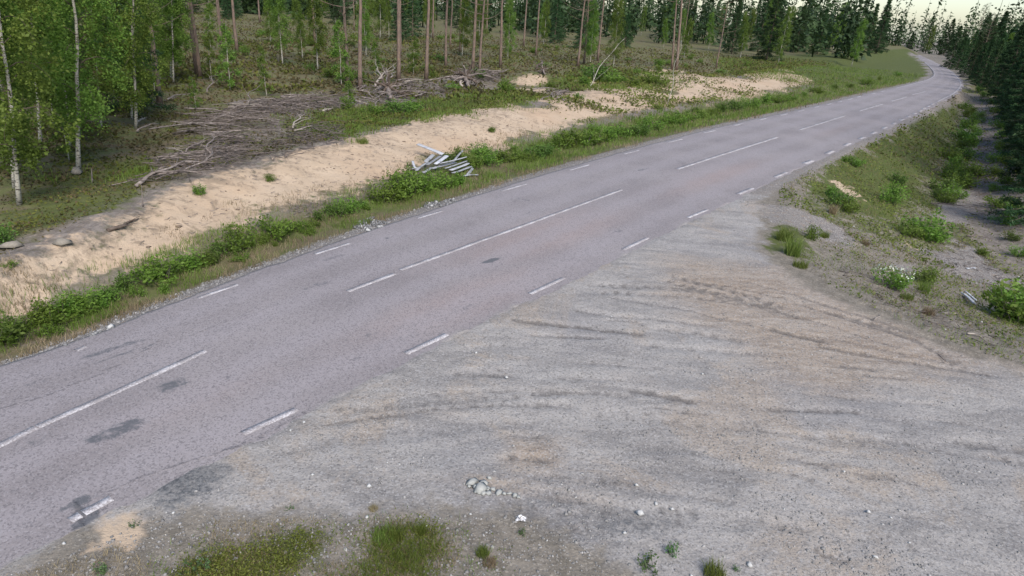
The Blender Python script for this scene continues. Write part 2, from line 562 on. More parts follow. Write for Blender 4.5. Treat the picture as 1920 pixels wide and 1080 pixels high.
def asphalt():
    t = NT('asphalt')
    s = t.sep('m1')       # tar, crack, dust, pink
    s2 = t.sep('m2')      # polished wheel tracks, far edge darker, gravel
    fine = t.noise(34, 3, .75)
    mid = t.noise(2.2, 4, .6)
    big = t.noise(.35, 3, .5)
    c = t.mix(t.ramp(big, .3, .7), (.202, .183, .186), (.252, .230, .232))
    c = t.mix(t.ramp(s[2], 0, 1, 0, .6), c, (.290, .228, .214))
    c = t.mix(t.ramp(t.math('ADD', s2[0], t.math('MULTIPLY', t.math('SUBTRACT', mid, .5), .6)), .2, 1.0, 0, .55), c, (.268, .247, .257))
    # aggregate: light chips and dark pits
    vc = t.voro(48, out='Color')
    sepc = t.n.new('ShaderNodeSeparateColor'); t.l.new(vc, sepc.inputs[0])
    c = t.mix(t.ramp(sepc.outputs[0], .6, 1.0, 0, .42), c, (.31, .29, .30))
    c = t.mix(t.ramp(sepc.outputs[1], .6, 1.0, 0, .55), c, (.085, .080, .085))
    c = t.mix(t.ramp(t.noise(17, 4, .8), .54, .72, 0, .62), c, (.098, .089, .095))
    c = t.mix(t.ramp(t.noise(15, 3, .8, t.map(t.pos(), (1, 1, 1), (0, 0, 1.0))), .56, .74, 0, .5), c, (.32, .30, .315))
    c = t.mix(t.ramp(t.noise(1.1, 5, .7, t.map(t.pos(), (1, .35, 1), (0, 0, -.85))), .58, .75, 0, .30), c, (.095, .090, .095))
    # tar patches, cracks
    tar = t.ramp(t.math('ADD', s[0], t.math('MULTIPLY', t.math('SUBTRACT', t.noise(5, 6, .75, None, .5), .5), 2.4)), .40, .95)
    c = t.mix(t.math('MULTIPLY', tar, .85), c, (.080, .086, .096))
    ck = t.ramp(t.math('ADD', s[1], t.math('MULTIPLY', t.math('SUBTRACT', t.noise(14, 4, .7), .5), 1.0)), .50, .95)
    c = t.mix(t.math('MULTIPLY', ck, .48), c, (.06, .056, .058))
    dg = t.ramp(t.math('ADD', s2[1], t.math('MULTIPLY', t.math('SUBTRACT', t.noise(5, 4, .7), .5), 1.0)), .3, .9)
    c = t.mix(t.math('MULTIPLY', dg, .8), c, t.mix(sepc.outputs[2], (.15, .145, .14), (.30, .285, .265)))
    h = t.math('SUBTRACT', t.math('MULTIPLY', fine, .6), t.math('MULTIPLY', ck, .8))
    return t.out(c, h, .02, .8, .85)


def paint():
    t = NT('road_paint')
    wear = t.math('ADD', t.noise(30, 4, .75), t.math('MULTIPLY', t.noise(3, 3), .5))
    c = t.mix(t.ramp(wear, .60, .82), (.47, .46, .475), (.235, .218, .222))
    return t.out(c, wear, .006, .5, .8)


def ground_mat():
    t = NT('ground')
    m1 = t.sep('m1'); m2 = t.sep('m2'); m3 = t.sep('m3')
    sand_m, grav_m, green_m = m1[0], m1[1], m1[2]
    lit_m, sho_m, trk_m = m2[0], m2[1], m2[2]
    beige_m, dark_m, dirt_m = m3[0], m3[1], m3[2]
    n1 = t.noise(.9, 5, .65); n2 = t.noise(4.5, 5, .65); n3 = t.noise(22, 4, .7); n4 = t.noise(.25, 3, .5)
    vv = t.voro(44, out='Color'); vs_ = t.n.new('ShaderNodeSeparateColor'); t.l.new(vv, vs_.inputs[0])

    def masked(m, nz, k, a, b):
        return t.ramp(t.math('ADD', m, t.math('MULTIPLY', t.math('SUBTRACT', nz, .5), k)), a, b)
    # forest floor: needle litter, moss and bare humus
    c = t.mix(t.ramp(n1, .35, .65), (.122, .098, .060), (.100, .116, .040))
    c = t.mix(t.ramp(n2, .52, .74, 0, .7), c, (.160, .125, .080))
    c = t.mix(t.ramp(n3, .55, .75, 0, .5), c, (.050, .042, .030))
    # dirt verge
    d = t.mix(t.ramp(n2, .35, .65), (.200, .178, .148), (.132, .118, .096))
    d = t.mix(t.ramp(n3, .5, .72, 0, .6), d, (.055, .048, .040))
    d = t.mix(t.ramp(vs_.outputs[0], .8, .98, 0, .6), d, (.30, .27, .23))
    c = t.mix(masked(dirt_m, n2, .9, .3, .7), c, d)
    # litter of twigs
    lt = t.mix(t.ramp(t.noise(9, 5, .75, t.map(t.pos(), (1, .3, 1), (0, 0, .5))), .35, .65), (.120, .102, .090), (.215, .188, .168))
    c = t.mix(masked(lit_m, n2, 1.0, .3, .7), c, lt)
    # moss / short grass
    g = t.mix(t.ramp(n2, .35, .65), (.055, .075, .018), (.085, .100, .028))
    g = t.mix(t.ramp(n3, .5, .7, 0, .6), g, (.05, .045, .022))
    c = t.mix(masked(green_m, n2, 1.2, .3, .75), c, g)
    # shoulder gravel
    s = t.mix(t.ramp(n3, .35, .65), (.125, .115, .108), (.215, .195, .180))
    s = t.mix(t.ramp(vs_.outputs[1], .7, .98, 0, .8), s, (.34, .32, .30))
    s = t.mix(t.ramp(n2, .5, .7, 0, .6), s, (.20, .15, .105))
    c = t.mix(masked(sho_m, n3, .6, .3, .7), c, s)
    # sand
    sa = t.mix(t.ramp(n1, .3, .7), (.385, .298, .212), (.440, .348, .255))
    sa = t.mix(t.ramp(n4, .4, .65, 0, .5), sa, (.40, .285, .19))
    sa = t.mix(t.ramp(t.math('ADD', t.noise(2.6, 6, .72, None, .6), t.math('MULTIPLY', m2[0], .22)), .58, .72, 0, .75), sa, (.225, .175, .125))
    sa = t.mix(t.ramp(t.noise(8, 5, .7, None, .4), .62, .72, 0, .6), sa, (.155, .115, .085))
    c = t.mix(masked(sand_m, n2, 1.1, .35, .65), c, sa)
    # yard gravel: compacted, pale fines drawn out in streaks along the wheel ways
    st = t.noise(.9, 7, .72, t.map(t.pos(), (.42, 1.25, 1), (0, 0, .16)), .9)
    st2 = t.noise(2.4, 6, .75, t.map(t.pos(), (.30, 1.3, 1), (0, 0, .10)), .7)
    y = t.mix(t.ramp(st, .36, .62), (.205, .194, .185), (.308, .290, .272))
    y = t.mix(t.ramp(n4, .45, .65, 0, .45), y, (.190, .185, .192))
    y = t.mix(t.ramp(t.noise(.38, 5, .7, None, .8), .50, .62, 0, .75), y, (.295, .250, .205))
    y = t.mix(t.ramp(t.noise(.55, 5, .65, t.map(t.pos(), (.5, 1.3, 1), (0, 0, .1)), .5), .52, .66, 0, .7), y, (.305, .292, .278))
    y = t.mix(masked(beige_m, st, .9, .25, .9), y, t.mix(t.ramp(st2, .35, .65), (.225, .180, .140), (.320, .275, .230)))
    y = t.mix(t.ramp(st2, .58, .74, 0, .45), y, (.130, .122, .117))
    y = t.mix(t.ramp(vs_.outputs[0], .65, 1.0, 0, .5), y, (.37, .36, .355))
    y = t.mix(t.ramp(vs_.outputs[1], .65, 1.0, 0, .5), y, (.085, .082, .082))
    y = t.mix(t.ramp(n3, .57, .72, 0, .45), y, (.09, .087, .085))
    tk = masked(trk_m, t.noise(7, 5, .8, t.map(t.pos(), (1, .6, 1), (0, 0, .6))), 1.8, .27, .82)
    y = t.mix(t.math('MULTIPLY', tk, .66), y, t.mix(t.ramp(n3, .4, .6), (.048, .044, .042), (.125, .115, .107)))
    y = t.mix(masked(dark_m, t.noise(9, 5, .8), 2.0, .3, 1.0), y, t.mix(t.ramp(n3, .4, .62), (.070, .074, .080), (.17, .17, .17)))
    c = t.mix(masked(grav_m, n2, .7, .35, .65), c, y)
    h = t.math('ADD', t.math('MULTIPLY', n3, .5), t.math('MULTIPLY', n2, .9))
    return t.out(c, h, .045, .8, .95)


M['asphalt'] = asphalt(); M['paint'] = paint(); M['ground'] = ground_mat()


# ------------------------------------------------------------------ ground
def axis(lo, a, b, hi, fine, grow=1.09):
    m = list(np.arange(a, b, fine))
    s = fine; q = b
    up = []
    while q < hi: up.append(q); s *= grow; q += s
    up.append(hi)
    s = fine; q = a - fine; dn = []
    while q > lo: dn.append(q); s *= grow; q -= s
    dn.append(lo)
    return np.array(dn[::-1] + m + up)


gx = axis(-420, -13, 15, 420, .075, 1.045)
gy = axis(-120, 4.6, 23, 600, .075, 1.03)
GX, GY = np.meshgrid(gx, gy)
gxf, gyf = GX.ravel(), GY.ravel()
gz = height(gxf, gyf)


def Pz(poly, lift=0.0):
    return [tuple(G(u, v, lift)[:2]) for u, v in poly]


WD = np.clip(np.hypot(gxf, gyf) / 25, .25, 2.0)
WX = gxf + WD * (1.5 * (fbm(gxf * .9, gyf * .9, 61) - .5) + .7 * (fbm(gxf * 3.5, gyf * 3.5, 63) - .5))
WY = gyf + WD * (1.5 * (fbm(gxf * .9, gyf * .9, 67) - .5) + .7 * (fbm(gxf * 3.5, gyf * 3.5, 69) - .5))


def inside(P, margin, warp=True):
    X, Y = (WX, WY) if warp else (gxf, gyf)
    q = np.array(P)
    m = (X > q[:, 0].min() - margin) & (X < q[:, 0].max() + margin) & (Y > q[:, 1].min() - margin) & (Y < q[:, 1].max() + margin)
    out = np.full(len(X), -1e3)
    out[m] = poly_in(X[m], Y[m], P)
    return out


def line_d(pl, reach):
    q = np.array(pl)
    m = (WX > q[:, 0].min() - reach) & (WX < q[:, 0].max() + reach) & (WY > q[:, 1].min() - reach) & (WY < q[:, 1].max() + reach)
    out = np.full(len(WX), 1e3)
    if m.any(): out[m] = seg_dist(gxf[m] * .75 + WX[m] * .25, gyf[m] * .75 + WY[m] * .25, pl)[0]
    return out


def zone(poly, soft=.5):
    """soft mask: 1 inside, 0 outside, .5 on the line"""
    return np.clip(.5 + inside(Pz(poly), soft + .1) / (2 * soft), 0, 1)


SANDP = [(-150, 700), (-150, 560), (0, 500), (60, 472), (110, 458), (180, 432), (250, 398), (300, 372), (380, 338), (470, 312), (560, 282), (650, 264), (720, 246), (800, 232), (880, 218), (960, 207), (1010, 207), (1060, 216), (1100, 226), (1060, 245), (960, 264), (900, 286), (860, 290), (790, 292), (740, 330), (690, 352), (610, 354), (560, 374), (480, 394), (420, 432), (330, 467), (240, 495), (150, 528), (60, 570), (0, 615)]
sand = zone(SANDP, .9)
for pl, k in (([(930, 150), (1060, 146), (1180, 156), (1290, 162), (1300, 176), (1180, 186), (1060, 178), (960, 168)], .62),
              ([(1190, 136), (1240, 130), (1275, 130), (1330, 150), (1390, 165), (1440, 176), (1400, 187), (1300, 182), (1220, 170)], .85),
              ([(1000, 186), (1150, 178), (1300, 188), (1350, 200), (1240, 206), (1180, 200), (1080, 206)], .66),
              ([(1290, 168), (1400, 160), (1500, 158), (1480, 168), (1380, 190)], .8),
              ([(172, 1030), (180, 962), (250, 955), (275, 1000), (262, 1035), (215, 1028)], 1.0),
              ([(1540, 335), (1575, 335), (1620, 370), (1600, 378)], .7), ([(1660, 440), (1720, 470), (1760, 480), (1700, 450)], .5), ([(1092, 950), (1110, 940), (1180, 942), (1185, 952), (1120, 956)], .62), ([(1020, 905), (1140, 890), (1160, 915), (1060, 925)], .45), ([(1050, 978), (1090, 975), (1095, 990), (1060, 992)], .5)):
    pm = inside(Pz(pl), 2); s_ = .22 if pl[0][1] > 500 else (1.2 if pl[0][1] < 200 else .25)
    br = .35 + .65 * sstep(.34, .54, fbm(gxf * .42, gyf * .42, 101, 3)) if pl[0][1] < 200 else 1
    sand = np.maximum(sand, k * np.clip(.5 + pm / (2 * s_), 0, 1) * br)
band = np.clip(np.minimum(dBx := sdist(gxf, gyf, BL), 2 - sdist(gxf, gyf, CL)) / 1.5, 0, 1) * (gyf > 30) * (gxf < 32)
sand = np.maximum(sand, .92 * band * sstep(.26, .46, fbm(gxf * .38, gyf * .38, 103, 3)))
YARDP = [(1330, 385), (1440, 362), (1435, 400), (1420, 425), (1440, 470), (1500, 530), (1600, 580), (1700, 632), (1800, 668), (1950, 705), (2300, 780), (2300, 1500), (1350, 1300), (1150, 1050), (1060, 990), (960, 962), (820, 962), (700, 962), (450, 966), (280, 965), (150, 985), (60, 1060), (-40, 1120), (-60, 1000), (250, 830), (560, 720), (840, 600), (1060, 500), (1220, 425)]
grav = zone(YARDP, .8)
green = np.zeros_like(gxf)
for pl, k in (([(530, 230), (600, 207), (700, 200), (840, 182), (960, 170), (1010, 182), (1000, 195), (900, 214), (780, 230), (700, 245), (660, 262), (600, 255)], .85),
              ([(1020, 160), (1090, 130), (1180, 128), (1270, 138), (1280, 160), (1180, 170), (1100, 168)], .8),
              ([(1330, 108), (1720, 100), (1750, 140), (1700, 155), (1500, 160), (1450, 150), (1380, 140)], .85),
              ([(0, 440), (0, 380), (120, 330), (280, 290), (300, 340), (200, 400), (60, 450)], .62),
              ([(1500, 345), (1590, 286), (1640, 258), (1740, 208), (1800, 185), (1800, 230), (1760, 300), (1720, 400), (1640, 410), (1560, 390)], .85),
              ([(1440, 420), (1500, 420), (1540, 470), (1500, 490), (1450, 470)], .7),
              ([(1850, 440), (1930, 400), (1960, 560), (1900, 560)], .35),
              ([(320, 1080), (380, 1035), (470, 1030), (560, 1000), (605, 1005), (590, 1060), (540, 1110), (300, 1130)], .8),
              ([(690, 980), (760, 985), (820, 990), (830, 1040), (790, 1110), (620, 1120), (660, 1050)], .55)):
    far = pl[0][1] < 300
    green = np.maximum(green, k * zone(pl, 1.0 if far else .3))
dA = sdist(gxf, gyf, LE); dBg = sdist(gxf, gyf, BL); dCg = sdist(gxf, gyf, CL)
dR = -sdist(gxf, gyf, RE); dEg = sdist(gxf, gyf, EL); dDg = sdist(gxf, gyf, DL)
green = np.maximum(green,   .50 * np.clip(np.minimum((dA - 1.1) / .6, -dBg / .7 + .3), 0, 1))
shoulder = np.clip(1.35 - dA / .95, 0, 1) * (dA > -1)
shoulder = np.maximum(shoulder, np.clip(1.1 - dR / .7, 0, 1) * (dR > -1) * (dEg > -1.5) * (gyf > 20))
for pl, k in (([(1430, 385), (1500, 390), (1545, 420), (1600, 440), (1590, 460), (1500, 430), (1440, 408)], .9),
              ([(1720, 480), (1800, 440), (1850, 480), (1920, 540), (1860, 540), (1780, 510)], .8),
              ([(1730, 380), (1800, 350), (1850, 370), (1830, 430), (1760, 420)], .75),
              ([(1650, 480), (1710, 490), (1720, 510), (1670, 505)], .7)):
    shoulder = np.maximum(shoulder, k * zone(pl, .4))
litter = np.zeros_like(gxf)
for pl, k in (([(270, 352), (330, 300), (420, 262), (480, 232), (380, 217), (420, 190), (520, 185), (640, 178), (660, 165), (820, 150), (900, 136), (950, 160), (840, 190), (700, 197), (640, 212), (560, 232), (520, 262), (460, 300), (380, 337)], .62),
              ([(1840, 260), (1870, 210), (1880, 260), (1870, 330), (1850, 400), (1820, 400), (1830, 330)], .8),
              ([(1180, 190), (1320, 200), (1290, 214), (1210, 210)], .7), ([(1130, 205), (1250, 205), (1240, 216), (1160, 222)], .75),
              ([(1460, 140), (1640, 140), (1600, 150), (1480, 165)], .6),
              ([(1690, 260), (1760, 220), (1770, 300), (1740, 350), (1700, 330)], .6),
              ([(560, 392), (700, 352), (740, 350), (700, 375), (600, 402)], .6)):
    litter = np.maximum(litter, k * zone(pl, .7))
litter = np.maximum(litter, (dA > 1) * (.55 * np.exp(-((dCg - .1) / 1.1) ** 2) + .28 * np.exp(-((dCg + 1.5) / 1.6) ** 2)))
dirt = np.clip(.5 + (dR + .7) / .8, 0, 1) * np.clip((6.5 - dDg) / 2, 0, 1)
dirt = np.maximum(dirt, .55 * np.clip(1.2 - np.abs(dBg) / 1.6, 0, 1) * (dA > .5))
nzd = .9 * (fbm(gxf * .5, gyf * .5, 105) - .5)
ditchside = (dR > .8) & (dEg > 0) & (gyf > 14)
litter = np.maximum(litter, ditchside * .62 * sstep(.5, .9, dDg + nzd) * (1 - sstep(2.6, 3.4, dDg + nzd)))
green = np.where(ditchside & (dDg < .4) & (gyf > 21), np.maximum(green, .55 * sstep(.1, .8, dEg)), green)
beige = np.zeros_like(gxf)
for pl, k, sf in (([(1250, 480), (1500, 500), (1700, 600), (1900, 690), (1750, 720), (1500, 740), (1350, 640), (1230, 560)], 1.0, 1.2),
                  ([(900, 800), (1050, 830), (1060, 900), (940, 920)], .85, .4), ([(700, 760), (900, 730), (900, 790), (720, 800)], .55, .5),
                  ([(700, 890), (900, 880), (1200, 920), (1180, 960), (900, 950)], .6, .5), ([(1330, 690), (1500, 700), (1480, 780), (1350, 780)], .7, .5),
                  ([(1400, 940), (1600, 1000), (1550, 1080), (1350, 1060)], .5, .6)):
    beige = np.maximum(beige, k * zone(pl, sf))
dark = np.zeros_like(gxf)
for pl, k in (([(240, 915), (330, 868), (420, 880), (400, 940), (330, 975), (280, 960)], .85), ([(960, 930), (1120, 925), (1110, 970), (960, 985)], .45),
              ([(1095, 958), (1200, 950), (1280, 975), (1260, 1000), (1130, 1005)], .8), ([(990, 935), (1080, 928), (1110, 940), (1060, 960), (980, 958)], .8), ([(1500, 985), (1560, 1000), (1580, 1030), (1520, 1020)], .6), ([(1510, 1000), (1620, 1040), (1640, 1075), (1540, 1060)], .5)):
    dark = np.maximum(dark, k * zone(pl, .3))
# wheel tracks pressed into the yard: centre lines, half width, strength
TRACKS = [([(1130, 545), (1240, 560), (1330, 575), (1420, 590), (1500, 598)], .16, .0), ([(1215, 515), (1300, 535), (1400, 560), (1480, 590), (1560, 600)], .30, .95),
          ([(1060, 540), (1180, 545), (1300, 550), (1420, 572), (1540, 610)], .34, .75), ([(960, 605), (1060, 610), (1150, 622), (1200, 628)], .10, .8),
          ([(1000, 630), (1080, 633), (1130, 636)], .08, .7), ([(1450, 618), (1490, 632), (1545, 642)], .10, 1.0), ([(1545, 652), (1640, 672), (1760, 690), (1850, 705)], .08, .75),
          ([(1560, 590), (1660, 620), (1740, 655), (1780, 680)], .14, .7), ([(1500, 560), (1600, 590), (1700, 625), (1760, 640)], .10, .65), ([(1380, 525), (1450, 540), (1540, 575), (1640, 600)], .08, .6),
          ([(1000, 742), (1090, 738), (1180, 748)], .10, .6), ([(1180, 738), (1230, 745), (1290, 755)], .09, .85), ([(640, 775), (760, 760), (880, 750), (960, 748)], .16, .5),
          ([(700, 785), (760, 780)], .07, .7), ([(1440, 770), (1520, 772), (1600, 777)], .07, .7), ([(1480, 860), (1550, 876)], .06, .7), ([(1660, 830), (1780, 850)], .09, .5),
          ([(960, 762), (1070, 765)], .12, .5), ([(1120, 780), (1280, 795), (1420, 800)], .2, .4), ([(1560, 820), (1700, 835), (1780, 848)], .12, .45), ([(1200, 650), (1320, 662), (1420, 665)], .12, .45),
          ([(1240, 620), (1300, 630), (1380, 640)], .16, .5), ([(1620, 705), (1700, 715)], .06, .6), ([(1580, 690), (1640, 696)], .07, .7), ([(860, 655), (1000, 648)], .2, .3),
          ([(560, 840), (700, 815), (860, 800)], .25, .35), ([(1300, 880), (1500, 905), (1700, 920)], .25, .3), ([(1650, 900), (1800, 935), (1900, 960)], .25, .3),
          ([(1090, 965), (1200, 960), (1300, 965)], .12, .5), ([(1530, 1035), (1580, 1055)], .06, .8), ([(1620, 575), (1700, 590), (1790, 625)], .1, .5),
          ([(1340, 560), (1430, 575), (1500, 598)], .10, .7), ([(1300, 530), (1420, 548), (1560, 592), (1700, 640)], .05, .75), ([(1260, 540), (1400, 566), (1540, 606), (1680, 655)], .05, .7), ([(1150, 560), (1260, 580), (1400, 606)], .06, .6),
          ([(1600, 600), (1720, 632), (1830, 672)], .05, .7), ([(1500, 625), (1640, 655), (1800, 690)], .05, .6), ([(1080, 585), (1200, 598), (1330, 612)], .12, .5), ([(600, 800), (760, 775), (900, 762), (1050, 765)], .06, .6), ([(760, 745), (900, 735), (1040, 735)], .07, .5),
          ([(1020, 930), (1090, 938), (1150, 960)], .14, .55), ([(960, 955), (1060, 985), (1130, 1000)], .2, .5), ([(1100, 980), (1200, 985), (1280, 975)], .22, .45), ([(1300, 800), (1450, 815), (1600, 822)], .05, .45), ([(1500, 740), (1640, 752), (1760, 762)], .05, .45), ([(1700, 780), (1820, 800), (1900, 815)], .05, .45)]
track = np.zeros_like(gxf)
rs = np.random.default_rng(3)
for pts, hw, k in TRACKS:
    pl = smooth([flat_at(u, v) for u, v in pts], 2) if len(pts) > 2 else np.array([flat_at(u, v) for u, v in pts])
    d = line_d(pl, .8)
    if hw >= .28:            # a twin tyre with lugs: two bands cut across by a ladder of bars
        m = np.flatnonzero(d < .8)
        q = np.array(pl); dv = q[1:] - q[:-1]; sl_ = np.r_[0, np.cumsum(np.hypot(*dv.T))]
        wx = gxf[m, None] - q[None, :-1, 0]; wy = gyf[m, None] - q[None, :-1, 1]
        t_ = np.clip((wx * dv[:, 0] + wy * dv[:, 1]) / (dv ** 2).sum(1), 0, 1)
        dd = (wx - t_ * dv[:, 0]) ** 2 + (wy - t_ * dv[:, 1]) ** 2
        b_ = np.argmin(dd, 1); r_ = np.arange(len(m))
        arc = sl_[b_] + t_[r_, b_] * np.hypot(dv[b_, 0], dv[b_, 1])
        off = (dv[b_, 0] * wy[r_, b_] - dv[b_, 1] * wx[r_, b_]) / np.hypot(dv[b_, 0], dv[b_, 1])
        band_ = np.maximum(1 - sstep(.08, .17, np.abs(off - .19)), 1 - sstep(.07, .15, np.abs(off + .20)))
        lug = .45 + .55 * sstep(-.3, .5, np.sin(arc * 2 * math.pi / .27 + np.abs(off) * 9))
        fade = sstep(0, 1.0, arc) * (1 - sstep(sl_[-1] - 1.5, sl_[-1], arc))
        track[m] = np.maximum(track[m], k * band_ * lug * fade * (.6 + .8 * fbm(gxf[m] * .9, gyf[m] * .9, 111)))
        continue
    track = np.maximum(track, k * (1 - sstep(hw * .35, hw * 1.25, d)))
for _ in range(60):          # faint scuffs
    u = rs.uniform(700, 1880); v = rs.uniform(560, 1040)
    if v < 560 + (u - 1100) * .28 or v < 900 - (u - 380) * .52: continue
    L = rs.uniform(50, 160)
    sl = .04 + .16 * (u - 700) / 1200
    pts = [(u, v), (u + L * .5, v + L * .5 * sl * .7), (u + L, v + L * sl)]
    pl = smooth([flat_at(*q) for q in pts], 2)
    d = line_d(pl, .8)
    hw = rs.uniform(.04, .12)
    track = np.maximum(track, rs.uniform(.3, .6) * (1 - sstep(hw * .3, hw * 1.3, d)))
gz = gz - .05 * np.clip(track, 0, 1) * (dR > .3)
one = np.ones_like(gxf)
nx, ny = len(gx), len(gy)
ii = (np.arange(ny - 1)[:, None] * nx + np.arange(nx - 1)[None, :])
GQ = np.stack([ii, ii + 1, ii + nx + 1, ii + nx], -1).reshape(-1, 4)
gme = mesh_np('ground', np.c_[gxf, gyf, gz], GQ, None,
              {'m1': np.c_[sand, grav, green, one], 'm2': np.c_[litter, shoulder, track, one], 'm3': np.c_[beige, dark, dirt, one]}, True)
link('ground', gme, M['ground'], kind='structure')


# ------------------------------------------------------------------ road
def resample(pl, n):
    d = np.r_[0, np.cumsum(np.hypot(*np.diff(pl, axis=0).T))]
    s = np.linspace(0, d[-1], n)
    return np.c_[np.interp(s, d, pl[:, 0]), np.interp(s, d, pl[:, 1])]


def project_rows(a, b):
    """pair each point of edge a with the nearest point of edge b, kept monotone"""
    bb = resample(b, 4000); idx = 0; out = []
    for q in a:
        lo, hi = idx, min(idx + 400, len(bb))
        d = np.hypot(*(bb[lo:hi] - q).T)
        idx = lo + int(np.argmin(d)); out.append(bb[idx])
    return np.array(out)


sl = np.r_[0, np.cumsum(np.hypot(*np.diff(LE, axis=0).T))]
svals = [0.0]
while svals[-1] < sl[-1]:
    svals.append(svals[-1] + (.09 if svals[-1] < 45 else .09 + (svals[-1] - 45) * .01))
svals = np.array(svals[:-1])
La = np.c_[np.interp(svals, sl, LE[:, 0]), np.interp(svals, sl, LE[:, 1])]
Rb = project_rows(La, RE)
k_ = np.ones(25) / 25
for c in range(2):
    q = np.convolve(np.pad(Rb[:, c], 12, mode='edge'), k_, mode='valid'); Rb[12:-12, c] = q[12:-12]
NC = 60
tt = np.linspace(0, 1, NC)
ragL = .10 * (fbm(svals * 1.2, svals * 0, 41, 4) - .5) + .05 * (fbm(svals * 6, svals * 0, 43, 2) - .5)
ragR = .60 * (fbm(svals * .7, svals * 0 + 9, 47, 4) - .5) + .10 * (fbm(svals * 6, svals * 0, 49, 2) - .5)
wdir = La - Rb; wdir /= np.linalg.norm(wdir, axis=1)[:, None] + 1e-9
La2 = La + wdir * ragL[:, None]; Rb2 = Rb - wdir * ragR[:, None]
RX = La2[:, None, :] * (1 - tt)[None, :, None] + Rb2[:, None, :] * tt[None, :, None]
rx, ry = RX[..., 0].ravel(), RX[..., 1].ravel()
crown = 0.012 + .05 * (1 - (2 * tt - 1) ** 2)
rz = np.broadcast_to(crown[None], (len(svals), NC)).ravel().copy()
rz += .008 * (fbm(rx * 1.0, ry * 1.0, 55) - .5)
tar = np.zeros_like(rx); crack = np.zeros_like(rx); dust = np.zeros_like(rx); spill = np.zeros_like(rx); polish = np.zeros_like(rx)


def road_at(u, v):
    return flat_at(u, v, .04)


rs = np.random.default_rng(12)
SPECK = []
for _ in range(90):
    u = rs.uniform(60, 1650); v = rs.uniform(200, 960)
    SPECK.append((u, v, rs.uniform(.06, .35), rs.uniform(.03, .10), rs.uniform(.3, .65)))
for u, v, a, b, k in tuple(SPECK) + ((920, 490, .34, .10, 1.0), (325, 725, .22, .20, .75), (225, 808, .40, .16, .8), (880, 575, .25, .15, .5), (1160, 433, .30, .10, .6), (1395, 405, .2, .1, .4), (1205, 318, .5, .12, .7),
                      (1065, 345, .4, .1, .4), (600, 535, .5, .1, .5), (625, 483, .35, .1, .55), (925, 502, .5, .1, .4), (840, 500, .3, .1, .4), (210, 655, .6, .1, .7), (230, 665, .6, .06, .7), (1350, 263, .6, .15, .6),
                      (690, 630, .3, .08, .5), (985, 375, .1, .4, .55), (1000, 378, .1, .35, .5), (1085, 405, .3, .06, .4), (1370, 385, .5, .1, .55), (1440, 285, .5, .1, .5), (1530, 260, .5, .1, .4), (146, 942, .16, .10, 1.0), (150, 958, .10, .14, 1.0), (153, 978, .14, .07, 1.0), (175, 962, .05, .2, .8),
                      (735, 640, .8, .1, .45), (940, 515, .3, .1, .4), (700, 660, .9, .08, .3), (800, 640, .6, .1, .4), (1010, 540, .8, .12, .4), (300, 610, .2, .1, .3), (1250, 470, .4, .1, .35)):
    q = road_at(u, v)
    tdir = np.array([.62, .78])
    ex = (rx - q[0]) * tdir[0] + (ry - q[1]) * tdir[1]; ey = -(rx - q[0]) * tdir[1] + (ry - q[1]) * tdir[0]
    d = np.sqrt((ex / a) ** 2 + (ey / b) ** 2)
    tar = np.maximum(tar, k * (1 - sstep(.55, 1.5, d)))
for pts, hw, k in (([(305, 560), (310, 610), (318, 690), (305, 750), (318, 800)], .03, .55), ([(0, 1075), (60, 1040), (130, 1000), (160, 960), (210, 915), (300, 880), (400, 850)], .04, .7),
                   ([(400, 850), (480, 825), (560, 775), (620, 760), (700, 735)], .05, .75), ([(700, 735), (840, 660), (900, 625), (960, 600), (1060, 540)], .05, .7),
                   ([(860, 620), (1000, 560), (1180, 470), (1300, 420), (1440, 355)], .05, .62), ([(0, 770), (100, 740), (230, 685), (300, 640)], .035, .75), ([(820, 625), (870, 630), (910, 605)], .05, .7),
                   ([(330, 640), (440, 600), (560, 560)], .03, .7), ([(1225, 380), (1300, 350), (1400, 310)], .03, .45), ([(600, 700), (720, 650), (850, 600), (960, 540), (1100, 470)], .25, .36),
                   ([(1250, 405), (1340, 370), (1420, 330)], .15, .42), ([(1615, 190), (1660, 200)], .06, .6), ([(1660, 195), (1700, 210)], .05, .45), ([(1750, 158), (1765, 155)], .1, .5), ([(140, 940), (150, 965), (165, 1000)], .05, .8), ([(160, 962), (190, 958), (210, 930)], .04, .7)):
    pl = smooth([road_at(*q) for q in pts], 2) if len(pts) > 2 else np.array([road_at(*q) for q in pts])
    d, _ = seg_dist(rx, ry, pl)
    crack = np.maximum(crack, k * (1 - sstep(hw * .4, hw * 1.6 + .03, d)))
for u, v, a, b, k in ((1030, 440, 3.8, 1.0, 1.0), (880, 560, 3, .8, .8), (1350, 330, 5, 1.0, .9), (380, 745, 1.5, .5, .4), (1560, 245, 5, .8, .5)):
    q = road_at(u, v); tdir = np.array([.62, .78])
    ex = (rx - q[0]) * tdir[0] + (ry - q[1]) * tdir[1]; ey = -(rx - q[0]) * tdir[1] + (ry - q[1]) * tdir[0]
    dust = np.maximum(dust, k * np.exp(-(ex / a) ** 2 - (ey / b) ** 2))
ttf = np.broadcast_to(tt[None], (len(svals), NC)).ravel()
for c0 in (.14, .36, .62, .84):
    polish = np.maximum(polish, np.exp(-((ttf - c0) / .07) ** 2))
yardside = (ry < 19.5).astype(float)
spill = yardside * sstep(.935, 1.01, ttf) * .85 + (1 - yardside) * sstep(.965, 1.02, ttf) * .8
spill = np.maximum(spill, .8 * (1 - sstep(.0, .03, ttf)))
ii = (np.arange(len(svals) - 1)[:, None] * NC + np.arange(NC - 1)[None, :])
RQ = np.stack([ii, ii + NC, ii + NC + 1, ii + 1], -1).reshape(-1, 4)
o1 = np.ones_like(rx)
